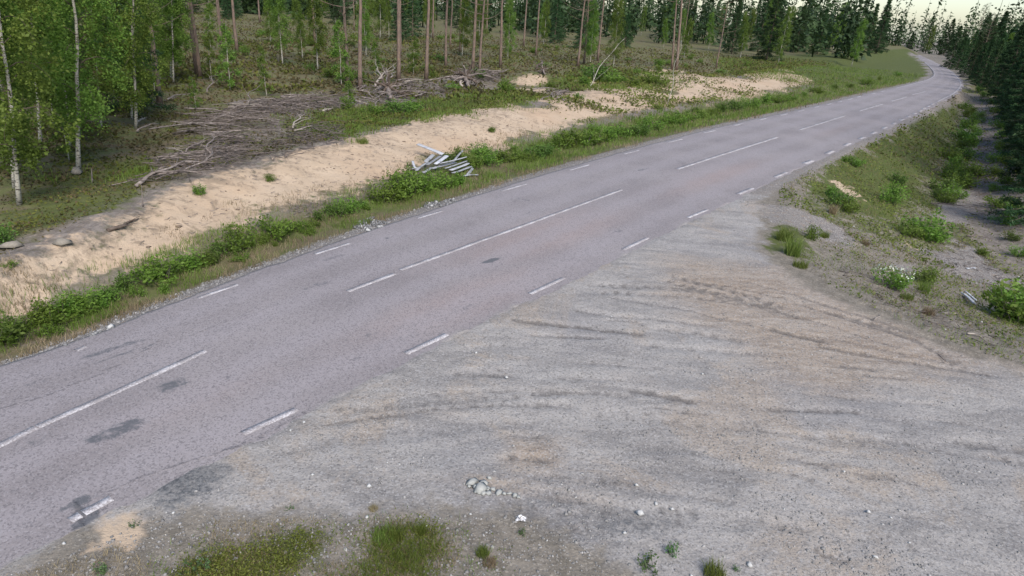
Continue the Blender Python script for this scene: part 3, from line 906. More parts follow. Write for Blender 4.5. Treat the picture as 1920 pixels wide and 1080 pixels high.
# a skirt gives the sheet its thickness at the broken edges
n0 = len(rx)
sk = []
SKQ = []
for col_, sgn in ((0, 1), (NC - 1, -1)):
    idx = np.arange(len(svals)) * NC + col_
    base = n0 + len(sk) * len(svals)
    sk.append(np.c_[rx[idx], ry[idx], rz[idx] - .07])
    a = idx[:-1]; b = idx[1:]; c = base + np.arange(1, len(svals)); d = base + np.arange(len(svals) - 1)
    SKQ.append(np.stack([a, d, c, b] if sgn > 0 else [a, b, c, d], -1))
RV = np.vstack([np.c_[rx, ry, rz]] + sk)
pad = lambda a: np.r_[a, np.zeros(2 * len(svals))]
rme = mesh_np('road', RV, np.vstack([RQ] + SKQ), None,
              {'m1': np.c_[pad(tar), pad(crack), pad(dust), pad(o1)], 'm2': np.c_[pad(polish), pad(spill), pad(o1), pad(o1)]}, True)
road = link('road', rme, M['asphalt'], kind='structure')


def road_z(x, y):
    """height of the asphalt at points (nearest vertex)"""
    out = []
    for a, b in zip(np.atleast_1d(x), np.atleast_1d(y)):
        i = int(np.argmin((rx - a) ** 2 + (ry - b) ** 2)); out.append(rz[i])
    return np.array(out)


def marking(name, pts, width, label=None):
    pl = np.array([road_at(*q) for q in pts])
    if len(pts) > 2: pl = smooth(pl, 2)
    L = np.hypot(*np.diff(pl, axis=0).T).sum()
    n = max(4, int(L / .35))
    pl = resample(pl, n)
    t = np.gradient(pl, axis=0); t /= np.linalg.norm(t, axis=1)[:, None]
    nn = np.c_[-t[:, 1], t[:, 0]]
    jl = width / 2 * (1 + .12 * (rng.random(n) - .5)); jr = width / 2 * (1 + .12 * (rng.random(n) - .5))
    z = road_z(pl[:, 0], pl[:, 1]) + .005
    A = pl + nn * jl[:, None]; B = pl - nn * jr[:, None]
    V = np.vstack([np.c_[A, z], np.c_[B, z], np.c_[A, z - .012], np.c_[B, z - .012]])
    i = np.arange(n - 1)
    Q = np.vstack([np.stack([i + n, i + n + 1, i + 1, i], -1), np.stack([i, i + 1, i + 2 * n + 1, i + 2 * n], -1), np.stack([i + n, i + 3 * n, i + 3 * n + 1, i + n + 1], -1)])
    return link(name, mesh_np(name, V, Q), M['paint'], road, label)


for q in ((130, 974, 150, 963), (156, 960, 208, 932), (455, 812, 556, 766), (760, 662, 838, 625), (993, 550, 1057, 520), (1168, 467, 1214, 445), (1290, 407, 1327, 392), (1383, 363, 1411, 352), (1453, 331, 1475, 322), (1507, 306, 1523, 300), (1549, 288, 1562, 282),
          (1583, 272.5, 1593, 268), (1611, 260, 1620, 256), (1634, 250, 1642, 246.5), (1655, 240.6, 1662, 237.5), (1673, 232.4, 1679, 229.8), (1687.5, 225.3, 1693, 223), (1700.5, 219.2, 1705.5, 217), (1712.5, 213.5, 1717, 211.5), (1723, 208.5, 1727, 206.5), (1730, 204, 1734, 202), (1739, 200, 1743, 198), (1746, 196, 1750, 194)):
    marking('edge_dash', [(q[0], q[1]), (q[2], q[3])], .12 if q[0] < 1300 else (.17 if q[0] < 1500 else .24))
for q in ((142, 656, 160, 648), (371, 557, 445, 532), (590, 475, 655, 455), (782, 408, 830, 394), (940, 357, 986, 344), (1068, 318, 1104, 308), (1170, 288, 1197, 281), (1252, 266, 1278, 260), (1320, 248.5, 1340, 244), (1376, 234.5, 1392, 231), (1422, 224.5, 1436, 221.5),
          (1463, 215.5, 1476, 212.7), (1496, 208.2, 1508, 205.5), (1526, 201, 1535, 199), (1550, 195.8, 1559, 193.8), (1571, 191, 1579, 189), (1590, 186.4, 1598, 184.4), (1607, 181.9, 1614, 180.1), (1634, 175.8, 1641, 174.2), (1652, 171.7, 1658, 170.3)):
    marking('edge_dash', [(q[0], q[1]), (q[2], q[3])], .10 if q[0] < 1200 else .16)
for pts in ([(-60, 866), (0, 838), (68, 804)], [(70, 803), (192, 749), (385, 660)], [(652, 548), (696, 531), (740, 515)], [(750, 508), (957, 433), (1165, 357)], [(1270, 318), (1362, 288), (1457, 258)],
            [(1499, 244), (1541, 231), (1584, 217.5)], [(1610, 209), (1631, 202.5), (1654, 196)], [(1670, 190.5), (1700, 182)], [(1710, 178), (1735, 172)]):
    marking('center_line', pts, .12 if pts[0][0] < 1200 else .16)
marking('edge_line', [(1758, 190), (1772, 183), (1790, 174), (1801, 162), (1802, 155), (1795, 145), (1780, 132), (1760, 121), (1740, 111.5)], .14)
marking('edge_line', [(1680, 165), (1705, 159), (1735, 151), (1750, 145), (1754, 137), (1746, 127), (1732, 115), (1719, 108)], .12)


# ------------------------------------------------------------------ masks read back from the ground, for scattering
def gidx(x, y):
    i = np.clip(np.searchsorted(gx, x), 0, nx - 1); j = np.clip(np.searchsorted(gy, y), 0, ny - 1)
    return j * nx + i


GZ = gz


def on_ground(x, y):
    """bilinear height of the ground mesh"""
    x = np.asarray(x, float); y = np.asarray(y, float)
    i = np.clip(np.searchsorted(gx, x) - 1, 0, nx - 2); j = np.clip(np.searchsorted(gy, y) - 1, 0, ny - 2)
    fx = np.clip((x - gx[i]) / (gx[i + 1] - gx[i]), 0, 1); fy = np.clip((y - gy[j]) / (gy[j + 1] - gy[j]), 0, 1)
    a = GZ[j * nx + i]; b = GZ[j * nx + i + 1]; c = GZ[(j + 1) * nx + i]; d = GZ[(j + 1) * nx + i + 1]
    return (a * (1 - fx) + b * fx) * (1 - fy) + (c * (1 - fx) + d * fx) * fy


def scatter(n, xr, yr, weight, near=12.0):
    """random ground points with probability weight(grid index); thinner with distance"""
    out = []; got = 0
    for _ in range(40):
        m = 60000
        r = rng.random(m)
        x = rng.uniform(xr[0], xr[1], m)
        y = yr[0] * (yr[1] / yr[0]) ** r            # more points close by
        k = gidx(x, y)
        d = np.hypot(x, y)
        pr = weight(k, x, y) * np.minimum(1, near / d)
        q = rng.random(m) < pr
        out.append(np.c_[x[q], y[q]]); got += int(q.sum())
        if got >= n: break
    P = np.concatenate(out)[:n]
    return np.c_[P, on_ground(P[:, 0], P[:, 1])]


def in_px(poly, n, lift=0.0):
    """n random ground points inside a zone drawn as photograph points"""
    P = Pz(poly); q = np.array(P)
    lo, hi = q.min(0), q.max(0); out = []; got = 0
    while got < n:
        c = rng.uniform(lo, hi, (n * 3, 2))
        c = c[poly_in(c[:, 0], c[:, 1], P) > 0]
        out.append(c); got += len(c)
    P = np.concatenate(out)[:n]
    return np.c_[P, on_ground(P[:, 0], P[:, 1]) + lift]


# ------------------------------------------------------------------ tree and shrub kinds
def make_birch(h, nl, width, seed, low=.18, nleaf=9000, leaf=.085):
    global rng
    rng = np.random.default_rng(seed)
    tr = MB(); cw = MB()
    zs = np.linspace(0, h, 14)
    off = np.cumsum(rng.normal(0, .075 * h / 9, (14, 2)), 0) * (zs / h)[:, None]
    off -= off[0]
    trunk = np.c_[off, zs]
    r0 = .0056 * h + .010
    lb = MB()
    lb.tube(trunk[:-1], r0 * .4 * (1 - zs[:-1] / h * .93), 4)
    tr.tube(trunk, r0 * (1 - zs / h * .93) * np.where(zs < .2, 1.25, 1), 8)
    limbs = []
    for i in range(nl):
        f = low + (.97 - low) * (i + rng.random()) / nl
        b = np.array([np.interp(f * h, zs, trunk[:, 0]), np.interp(f * h, zs, trunk[:, 1]), f * h])
        a = i * 2.4 + rng.random()
        L = width * (1.05 - f * .75) * (.7 + .5 * rng.random()) * (.6 if f < low + .08 else 1)
        s = np.linspace(0, 1, 6)[:, None]
        dr = np.array([math.cos(a), math.sin(a), 0])
        pts = b + dr * L * s + np.array([0, 0, 1]) * L * (1.1 * s - 1.25 * s ** 2) + rng.normal(0, .02, (6, 3)) * s
        lb.tube(pts, (r0 * .32 * (1 - f * .6)) * (1 - .85 * s[:, 0]), 4)
        limbs.append(pts)
    per = nleaf // nl
    for pts in limbs:
        # hanging twigs, leaves in bunches along them
        nb = 6
        for _ in range(nb):
            k = rng.uniform(.25, 1.0) * 5; i = min(int(k), 4); q = pts[i] * (1 - (k - i)) + pts[i + 1] * (k - i)
            ln = rng.uniform(.25, .7) * h / 9; m = per // nb
            s = rng.random(m)
            dv = rng.normal(0, .28, 3); dv[2] = -1.1
            P = q + s[:, None] * dv * ln + rng.normal(0, .085 * h / 9 + .03, (m, 3))
            cw.leaves(P, leaf * rng.uniform(.75, 1.2), .62, .35, tint=rng.uniform(.05, .95))
    return tr.mesh('birch_trunk', True), lb.mesh('birch_limbs', True), cw.mesh('birch_crown')


def make_pine(h, seed, bare=.5, nclump=130, per=36):
    global rng
    rng = np.random.default_rng(seed)
    tr = MB(); cw = MB()
    zs = np.linspace(0, h, 12)
    off = np.cumsum(rng.normal(0, .03, (12, 2)), 0); off -= off[0]
    trunk = np.c_[off, zs]
    r0 = .0095 * h + .015
    tr.tube(trunk, r0 * (1 - zs / h * .9) * np.where(zs < .1, 1.2, 1), 8)
    for i in range(9):        # dead snags low on the stem
        f = rng.uniform(.12, bare); a = rng.random() * 6.28; L = rng.uniform(.25, .9)
        b = np.array([np.interp(f * h, zs, trunk[:, 0]), np.interp(f * h, zs, trunk[:, 1]), f * h])
        s = np.linspace(0, 1, 4)[:, None]
        tr.tube(b + np.array([math.cos(a), math.sin(a), -.1]) * L * s + rng.normal(0, .03, (4, 3)) * s, .014 * (1 - .7 * s[:, 0]), 4)
    nl = 30
    for i in range(nl):
        f = bare + (.98 - bare) * (i + rng.random()) / nl
        b = np.array([np.interp(f * h, zs, trunk[:, 0]), np.interp(f * h, zs, trunk[:, 1]), f * h])
        a = i * 2.4 + rng.random(); L = h * .15 * (1.15 - f) / .5 * (.7 + .5 * rng.random())
        s = np.linspace(0, 1, 5)[:, None]
        pts = b + np.array([math.cos(a), math.sin(a), 0]) * L * s + np.array([0, 0, .35]) * L * s ** 2
        tr.tube(pts, .03 * (1 - .8 * s[:, 0]), 4)
        for _ in range(max(2, nclump // nl)):
            k = rng.uniform(.45, 1.05); q = b + (pts[-1] - b) * k + rng.normal(0, .14, 3)
            cw.leaves(q + rng.normal(0, .10, (per, 3)), .17, .11, -.3, tint=rng.uniform(.15, .85))
    return tr.mesh('pine_trunk', True), cw.mesh('pine_crown')


def make_spruce(h, seed, width=1.5, n_needle=12000, low=.03):
    global rng
    rng = np.random.default_rng(seed)
    tr = MB(); cw = MB()
    zs = np.linspace(0, h, 10)
    trunk = np.c_[np.zeros((10, 2)), zs] + np.c_[rng.normal(0, .02, (10, 2)), np.zeros(10)]
    tr.tube(trunk, (.011 * h + .02) * (1 - zs / h * .93), 8)
    nl = 90; per = n_needle // nl
    for i in range(nl):
        f = low + (.99 - low) * (i + rng.random()) / nl
        a = i * 2.4 + rng.random(); L = width * (1.04 - f) ** .8 * (.65 + .55 * rng.random())
        s = np.linspace(0, 1, 5)[:, None]
        b = np.array([0, 0, f * h])
        pts = b + np.array([math.cos(a), math.sin(a), 0]) * L * s + np.array([0, 0, 1]) * L * (.10 * s - .42 * s ** 2 + .22 * s ** 3)
        tr.tube(pts, .022 * (1 - f * .6) * (1 - .8 * s[:, 0]), 4)
        k = np.sqrt(rng.random(per)) * .95 + .05
        side = rng.normal(0, 1, per) * .16 * L * (1.15 - k)
        sv = np.array([-math.sin(a), math.cos(a), 0])
        P = b + (pts[-1] - b) * k[:, None] + sv * side[:, None] + rng.normal(0, .04, (per, 3))
        P[:, 2] -= .10 * rng.random(per) * L
        cw.leaves(P, .19, .2, .25, tint=rng.uniform(.15, .8))
    return tr.mesh('spruce_trunk', True), cw.mesh('spruce_crown')


def make_shrub(h, spread, nst, nleaf, leaf, seed, up=.25, aspect=.5):
    global rng
    rng = np.random.default_rng(seed)
    st = MB(); fo = MB(); per = nleaf // nst
    for i in range(nst):
        a = rng.random() * 6.28; r = spread * math.sqrt(rng.random()); hh = h * rng.uniform(.45, 1.0) * (1.05 - .45 * r / spread)
        b = np.array([math.cos(a), math.sin(a), 0]) * r * .4
        tip = np.array([math.cos(a), math.sin(a), 0]) * r + np.array([rng.normal(0, .06), rng.normal(0, .06), hh])
        s = np.linspace(0, 1, 5)[:, None]
        pts = b + (tip - b) * s + rng.normal(0, .015, (5, 3)) * s
        pts[0, 2] = -.05
        st.tube(pts, .008 * (1 - .75 * s[:, 0]), 4)
        k = .12 + .88 * rng.random(per) ** .8
        P = b + (tip - b) * k[:, None] + rng.normal(0, 1, (per, 3)) * (.05 + .055 * (1.1 - k))[:, None] * (h / .9)
        P[:, 2] = np.maximum(P[:, 2], .01)
        fo.leaves(P, leaf, aspect, 0, tint=rng.uniform(.2, .8), up=up)
    return st.mesh('shrub_stems'), fo.mesh('shrub_foliage')


def make_tuft(h, spread, n, width, seed):
    global rng
    rng = np.random.default_rng(seed)
    m = MB()
    a = rng.random(n) * 6.28; r = spread * np.sqrt(rng.random(n)) * .7
    m.blades(np.c_[np.cos(a) * r, np.sin(a) * r, np.full(n, -.01)], h, width, .5)
    return m.mesh('tuft_blades')


BIRCH = [make_birch(9.0, 36, 1.5, 101, .15, 17000, .08), make_birch(8.0, 32, 1.35, 102, .2, 15000, .08), make_birch(9.5, 36, 1.55, 103, .17, 18000, .08), make_birch(7.5, 28, 1.25, 104, .2, 13000, .08)]
SAPLING = [make_birch(3.2, 16, .7, 111, .10, 2600, .075), make_birch(2.6, 14, .6, 112, .08, 2200, .07)]
PINE = [make_pine(13, 121), make_pine(14, 122, .55), make_pine(12, 123, .42), make_pine(11, 124, .35, 110)]
SPRUCE = [make_spruce(8.5, 131, 1.9, 19000), make_spruce(7.0, 132, 1.8, 17000), make_spruce(10, 133, 2.0, 20000)]
SHRUB = [make_shrub(.95, .42, 16, 900, .085, 141), make_shrub(.8, .5, 18, 950, .08, 142), make_shrub(1.1, .38, 13, 850, .09, 143), make_shrub(.6, .5, 20, 900, .07, 144), make_shrub(.75, .35, 12, 700, .08, 145), make_shrub(1.0, .55, 20, 1100, .085, 146)]
WEED = [make_shrub(.35, .16, 8, 150, .055, 151, .3, .6), make_shrub(.28, .2, 9, 160, .05, 152, .2, .6)]
TUFT = [make_tuft(.30, .34, 260, .014, 161), make_tuft(.24, .42, 280, .014, 162), make_tuft(.40, .26, 200, .014, 163)]
rng = np.random.default_rng(2024)


def two_part(name, pair, mats, names, loc, label, cat, group, rz, sc, tilt=(0, 0)):
    e = empty(name, loc, label, cat, group, rz, sc, tilt)
    for me, mt, nm in zip(pair, mats, names):
        link(nm, me, mt, e)
    return e


def birch(loc, k, label, sc=1.0, rz=None, group=None, tilt=(0, 0), pool=None):
    pr = (pool or BIRCH)[k % len(pool or BIRCH)]
    return two_part('birch_tree', pr, (M['birch_bark'], M['root'], M['birch_leaf']), ('trunk', 'limbs', 'crown'), loc - Vector((0, 0, .06)), label, 'birch', group, random.random() * 6.28 if rz is None else rz, sc, tilt)


def pine(loc, k, label, sc=1.0, group=None, tilt=(0, 0)):
    return two_part('pine_tree', PINE[k % 4], (M['pine_bark'], M['pine_needle']), ('trunk', 'crown'), loc - Vector((0, 0, .06)), label, 'pine', group, random.random() * 6.28, sc, tilt)


def spruce(loc, k, label, sc=1.0, group=None):
    return two_part('spruce_tree', SPRUCE[k % 3], (M['pine_bark'], M['spruce_needle']), ('trunk', 'crown'), loc - Vector((0, 0, .06)), label, 'spruce', group, random.random() * 6.28, sc)


def shrub(u, v, hpx, k, label, group=None, mat='shrub_leaf', pool=None, wide=1.0):
    q = G(u, v)
    dist = (q - cam.location).length
    hm = hpx * dist / F_PX / .95
    pl = pool or SHRUB
    base = {0: .95, 1: .8, 2: 1.1, 3: .6, 4: .75, 5: 1.0}[k % 6] if pool is None else (.33 if pool is WEED else .4)
    sc = hm / base
    return two_part('shrub' if pool is None else 'weed', pl[k % len(pl)], (M['twig'], M[mat]), ('stems', 'foliage'), q - Vector((0, 0, .02)), label, 'shrub' if pool is None else 'weed', group,
                    random.random() * 6.28, (sc * wide, sc * wide, sc))


def tuft(u, v, hpx, k, label, group=None, mat='grass'):
    q = G(u, v); dist = (q - cam.location).length
    sc = hpx * dist / F_PX / .62
    o = link('grass_tuft', TUFT[k % 3] if mat == 'grass' else TUFT[k % 3].copy(), None, None, label, 'grass tuft', group, None, q)
    if len(o.data.materials) == 0: o.data.materials.append(M[mat])
    elif mat != 'grass': o.data.materials[0] = M[mat]
    o.rotation_euler = (0, 0, random.random() * 6.28); o.scale = (sc, sc, sc)
    return o


# ------------------------------------------------------------------ birches and pines on the left
for u, v, k, sc, lab in ((147, 322, 2, 1.0, 'tall birch with the whitest trunk, standing alone in front of the left forest edge'),
                         (36, 384, 0, .95, 'birch with a slim forked trunk at the left edge of the photo'),
                         (26, 352, 3, .8, 'thinner birch stem just behind the forked birch at the left edge'),
                         (76, 273, 1, 1.0, 'birch with a thin pale trunk between the left edge and the tall white birch'),
                         (131, 275, 3, .75, 'slender young birch directly behind the tall white birch'),
                         (255, 242, 0, .95, 'leafy birch right of the tall white birch, with two close stems'),
                         (247, 225, 3, .8, 'second thin stem beside the leafy birch right of the white birch'),
                         (325, 157, 1, 1.0, 'white birch stem farther back, above the upper end of the brush'),
                         (320, 154, 3, .95, 'thinner twin stem beside the far white birch'),
                         (190, 240, 1, .7, 'bushy young birch hanging low behind the tall white birch'),
                         (100, 235, 2, .75, 'dense young birch filling the gap at upper left'),
                         (215, 205, 0, .8, 'young birch in shade between the two leafy birches'),
                         (-25, 330, 2, .9, 'birch crown reaching in from beyond the left edge')):
    birch(G(u, v), k, lab, sc, None, None, (0, .13))
for u, v, k, h, lab in ((432, 168, 0, 1.1, 'bushy birch sapling at the back above the brush piles'), (500, 180, 1, .9, 'small thin birch sapling behind the brush pile'),
                        (640, 160, 0, 1.25, 'pair-stemmed birch sapling behind the middle brush heap'), (652, 200, 1, .8, 'low leafy birch sapling at the end of the brush heap'),
                        (705, 140, 1, 1.0, 'faint young birch between the two brown pine stems'), (775, 140, 0, .9, 'young birch right of the brown pine stems'),
                        (368, 205, 1, .6, 'tiny birch sapling beside the small dead fir, left of the brush'), (130, 300, 1, .8, 'low birch regrowth at the foot of the tall white birch')):
    birch(G(u, v), k, lab, h, pool=SAPLING)
pine(G(33, 262), 0, 'pine with an orange brown trunk rising behind the left birches', 1.0)
for u, v, k, lab in ((301, 203, 2, 'pine with a thin brown double stem left of the brush'), (371, 143, 1, 'dark slim pine in front of the far forest gap'), (376, 147, 3, 'second slim pine touching the dark slim pine'),
                     (675, 172, 0, 'brown pine stem behind the heap, nearest of the middle pines'), (651, 160, 3, 'thin pine stem just left of the brown middle pine'), (747, 156, 1, 'straight pine stem over the middle root heap'),
                     (799, 150, 0, 'straight pine stem right of the root heap'), (886, 138, 1, 'thick pine behind the upturned root'), (899, 140, 3, 'thin pine just right of the thick pine'),
                     (836, 128, 2, 'pine stem left of the thick pine'), (938, 126, 0, 'pine stem right of the upturned root'), (1083, 125, 2, 'pine stem behind the big round bush'),
                     (1095, 119, 3, 'short-looking pine stem beside the round bush')):
    pine(G(u, v), k, lab)
for u, v, sc, lab in ((1268, 131, 1.15, 'thick reddish pine standing on the sand mound'), (1260, 130, .95, 'thinner pine touching the reddish pine on the sand mound')):
    pine(G(u, v), 0, lab, sc, None, (0, -.08))
for u, v, lab in ((530, 122, 'far pale birch stem left of the middle gap'), (596, 132, 'far white birch stem above the brown forest floor')):
    birch(G(u, v), 3, lab)


# the forest behind: every stem its own tree
def far_ok(x, y, mn):
    dl = float(sdist(np.array([x]), np.array([y]), LE)[0])
    return dl
cnt = 0
placed = []
tries = 0
while cnt < 150 and tries < 5000:
    tries += 1
    y = 46 + 130 * random.random() ** 1.2; x = random.uniform(-1.0, .62) * y
    dl = far_ok(x, y, 0)
    if dl < 17 or (x > -.35 * y and dl < 30 and y < 66): continue
    if any((x - a) ** 2 + (y - b) ** 2 < 5.0 for a, b in placed): continue
    placed.append((x, y)); cnt += 1
    q = Vector((x, y, Hz(x, y)))
    r = random.random()
    if y > 85 and r < .45: spruce(q, cnt, 'dark spruce deep in the far forest behind the clearing', random.uniform(.7, 1.1), 'far forest spruces')
    elif r < .52: pine(q, cnt, 'slender pine deep in the far forest behind the clearing', random.uniform(.8, 1.1), 'far forest pines')
    else: birch(q, cnt, 'young birch deep in the far forest behind the clearing', random.uniform(.6, .95), None, 'far forest birches')
# denser wood behind the birches on the left
cnt = 0; tries = 0
while cnt < 60 and tries < 4000:
    tries += 1
    y = random.uniform(24, 60); x = -random.uniform(.52, 1.15) * y
    if far_ok(x, y, 0) < 17: continue
    if any((x - a) ** 2 + (y - b) ** 2 < 3.2 for a, b in placed): continue
    placed.append((x, y)); cnt += 1
    q = Vector((x, y, Hz(x, y))); r = random.random()
    if r < .5: birch(q, cnt, 'young birch in the thick wood behind the left birches', random.uniform(.6, .95), None, 'left wood birches')
    elif r < .7: spruce(q, cnt, 'spruce in the thick wood behind the left birches', random.uniform(.5, .9), 'left wood spruces')
    else: pine(q, cnt, 'pine in the thick wood behind the left birches', random.uniform(.8, 1.0), 'left wood pines')

cnt = 0
while cnt < 46:
    y = random.uniform(24, 64); x = -random.uniform(.45, 1.0) * y
    if far_ok(x, y, 0) < 15: continue
    cnt += 1
    birch(Vector((x, y, Hz(x, y))), cnt, 'low birch sapling in the shaded undergrowth of the left wood', random.uniform(.6, 1.3), None, 'undergrowth saplings of the left wood', (0, 0), SAPLING)

# ------------------------------------------------------------------ dark conifers on the right, beyond the ditch
for u, v, k, sc, lab in ((1926, 356, 0, .75, 'nearest spruce, cut by the right edge of the photo'), (1935, 420, 1, .8, 'spruce mostly outside the frame below the nearest spruce'),
                         (1912, 272, 2, .75, 'spruce just behind the nearest one at the right edge'), (1916, 224, 1, .9, 'third spruce along the ditch from the right edge'),
                         (1893, 218, 0, .6, 'small spruce beside the ditch on the right'), (1900, 192, 2, .85, 'spruce in the dark row where the ditch narrows'),
                         (1872, 178, 1, .7, 'spruce near the outside of the road bend'), (1852, 163, 0, .8, 'spruce behind the outside of the road bend'),
                         (1940, 300, 2, .95, 'tall spruce filling the right edge behind the nearest')):
    spruce(G(u, v), k, lab, sc)
for i, (u, v) in enumerate(((1779, 127), (1793, 131), (1808, 139), (1817, 146), (1828, 153), (1836, 163), (1850, 168), (1864, 178), (1876, 190), (1888, 206), (1896, 222), (1903, 242), (1909, 264), (1915, 290), (1922, 322), (1822, 138), (1840, 148), (1862, 160), (1880, 174), (1900, 200), (1915, 230), (1928, 270), (1800, 126), (1850, 150), (1880, 168), (1905, 190))):
    q = G(u, v); placed.append((q.x, q.y))
    spruce(q, i, 'spruce in the dark front row along the right ditch and bend', random.uniform(.55, .9), 'front row spruces at the right')
cnt = 0; tries = 0
while cnt < 130 and tries < 9000:
    tries += 1
    y = 30 + 190 * random.random() ** 1.6; x = y * random.uniform(.45, .95)
    dr = -float(sdist(np.array([x]), np.array([y]), RE)[0])
    if dr < 8.5 or dr > 34: continue
    if any((x - a) ** 2 + (y - b) ** 2 < 3.6 for a, b in placed): continue
    placed.append((x, y)); cnt += 1
    q = Vector((x, y, Hz(x, y))); r = random.random()
    if r < .6: spruce(q, cnt, 'dark spruce in the wood beyond the ditch on the right', random.uniform(.8, 1.4), 'right wood spruces')
    elif r < .8: pine(q, cnt, 'pine in the wood beyond the ditch on the right', random.uniform(.7, 1.0), 'right wood pines')
    else: birch(q, cnt, 'birch in the wood beyond the ditch on the right', random.uniform(.7, 1.0), None, 'right wood birches')
cnt = 0; tries = 0
while cnt < 60 and tries < 6000:      # wood that closes the view along the road and on its inside
    tries += 1
    y = random.uniform(95, 280); x = y * random.uniform(.2, .75)
    dl = far_ok(x, y, 0); dr = -float(sdist(np.array([x]), np.array([y]), RE)[0])
    if -12 < dl < 9 or (dl < 0 and dr < 10): continue
    if any((x - a) ** 2 + (y - b) ** 2 < 9 for a, b in placed): continue
    placed.append((x, y)); cnt += 1
    q = Vector((x, y, Hz(x, y)))
    if random.random() < .6: spruce(q, cnt, 'spruce in the wood past the road bend', random.uniform(.8, 1.3), 'bend wood spruces')
    else: birch(q, cnt, 'birch in the wood past the road bend', random.uniform(.8, 1.1), None, 'bend wood birches')

# the far wood, a mass of stems and tops that cannot be told apart
mbf = MB(); nft = 0
while nft < 900:
    y = random.uniform(120, 330); x = y * random.uniform(-1.1, 1.1)
    dl = far_ok(x, y, 0); dr = -float(sdist(np.array([x]), np.array([y]), RE)[0])
    if (-13 < dl < 10) or (dl <= 0 and dr < 9): continue
    nft += 1
    h = random.uniform(9, 19); z0 = Hz(x, y); wd_ = h * random.uniform(.13, .2)
    n = 150
    f = 1 - np.sqrt(rng.random(n)); a = rng.random(n) * 6.28; r = wd_ * (1.05 - f) * (.3 + .7 * rng.random(n))
    mbf.tube(np.array([[x, y, z0 - .2], [x, y, z0 + h * .5], [x, y, z0 + h]]), np.array([.14, .09, .02]), 4, .2)
    mbf.leaves(np.c_[x + np.cos(a) * r, y + np.sin(a) * r, z0 + .5 + f * (h - .6)], 1.0, .45, .35, tint=random.uniform(.2, .8))
link('far_wood', mbf.mesh('far_wood'), M['spruce_needle'], None, 'distant dark conifer wood closing the view behind the clearing', 'forest', None, 'stuff')

# ------------------------------------------------------------------ shrubs
GLS = ('leafy green shrub in the ditch clump at the left edge of the photo', 'leafy green shrub in the ditch below the widest bare sand', 'leafy green shrub in the ditch row just left of the bright clump and planks')
GRS = ('leafy green shrub in the ditch just right of the planks', 'leafy green shrub in the ditch below the grey branch tangle', 'leafy green shrub in the ditch leading to the road bend')
GL = 'leafy green shrub in the ditch between sand and road, left of the planks'
for i, (u, v, h) in enumerate(((-15, 640, 55), (15, 632, 48), (45, 622, 45), (75, 610, 50), (105, 602, 40), (130, 588, 45), (158, 580, 42), (185, 568, 34), (215, 556, 30), (243, 548, 55), (262, 552, 40), (285, 530, 34), (305, 548, 28), (308, 524, 42),
                               (330, 516, 44), (352, 508, 46), (375, 500, 38), (395, 494, 30), (425, 480, 48), (445, 472, 50), (468, 464, 50), (490, 456, 46), (512, 448, 42), (535, 440, 40), (560, 436, 32), (585, 428, 30), (605, 412, 36), (628, 405, 40), (650, 398, 42), (672, 394, 30), (692, 388, 26),
                               (455, 486, 28), (520, 462, 26), (580, 440, 22), (90, 625, 30), (170, 590, 28))):
    shrub(u + random.uniform(-6, 6), v + random.uniform(-5, 5), h * random.uniform(.5, 1.08), i * 5 + i // 3, GLS[(u > 200) + (u > 410)], ('ditch shrubs at the left edge', 'ditch shrubs below the sand', 'ditch shrubs left of the planks')[(u > 200) + (u > 410)], 'shrub_leaf' if i % 3 else 'shrub_dark', None, random.uniform(.85, 1.5))
for i, (u, v, h, lab) in enumerate(((722, 376, 42, 'bright green shrub, leftmost of the clump in front of the planks'), (748, 368, 50, 'tall bright shrub in front of the lower left end of the planks'), (775, 362, 46, 'bright shrub in front of the middle of the planks'),
                                    (802, 358, 40, 'bright shrub under the plank ends'), (830, 352, 36, 'low bright shrub in front of the right plank ends'), (858, 346, 26, 'small shrub on the verge right of the bright clump'), (760, 350, 42, 'shrub behind the bright clump beside the broken white board'))):
    shrub(u, v, h, i * 3 + 1, lab, None, 'shrub_leaf', None, 1.2)
GR = 'leafy green shrub in the far roadside ditch, right of the planks'
for i, (u, v, h) in enumerate(((845, 300, 26), (868, 306, 34), (890, 312, 34), (915, 310, 34), (940, 306, 36), (965, 300, 38), (985, 302, 34), (1005, 296, 30), (1025, 288, 34), (1045, 282, 32), (1068, 276, 34), (1090, 272, 32), (1112, 268, 36), (1135, 263, 36), (1157, 260, 34), (1180, 256, 30), (1200, 252, 26),
                               (1222, 244, 26), (1245, 238, 24), (1268, 232, 26), (1290, 226, 28), (1312, 222, 28), (1335, 216, 26), (1358, 212, 24), (1382, 206, 24), (1405, 201, 24), (1430, 196, 22), (1455, 191, 20), (1480, 186, 18), (1505, 180, 18), (1530, 175, 16), (1560, 168, 15), (1590, 162, 14), (1620, 156, 13), (1650, 150, 12), (1680, 144, 11),
                               (900, 292, 22), (960, 284, 20), (1120, 252, 20), (1300, 212, 18), (1350, 202, 18), (1000, 280, 18))):
    shrub(u + random.uniform(-5, 5), v + random.uniform(-3, 3), h * random.uniform(.6, 1.15), i * 5 + i // 4, GRS[(u > 1015) + (u > 1300)], ('ditch shrubs right of the planks', 'ditch shrubs below the branch tangle', 'ditch shrubs leading to the bend')[(u > 1015) + (u > 1300)], 'shrub_leaf' if i % 4 else 'shrub_dark', None, random.uniform(1.0, 1.6))
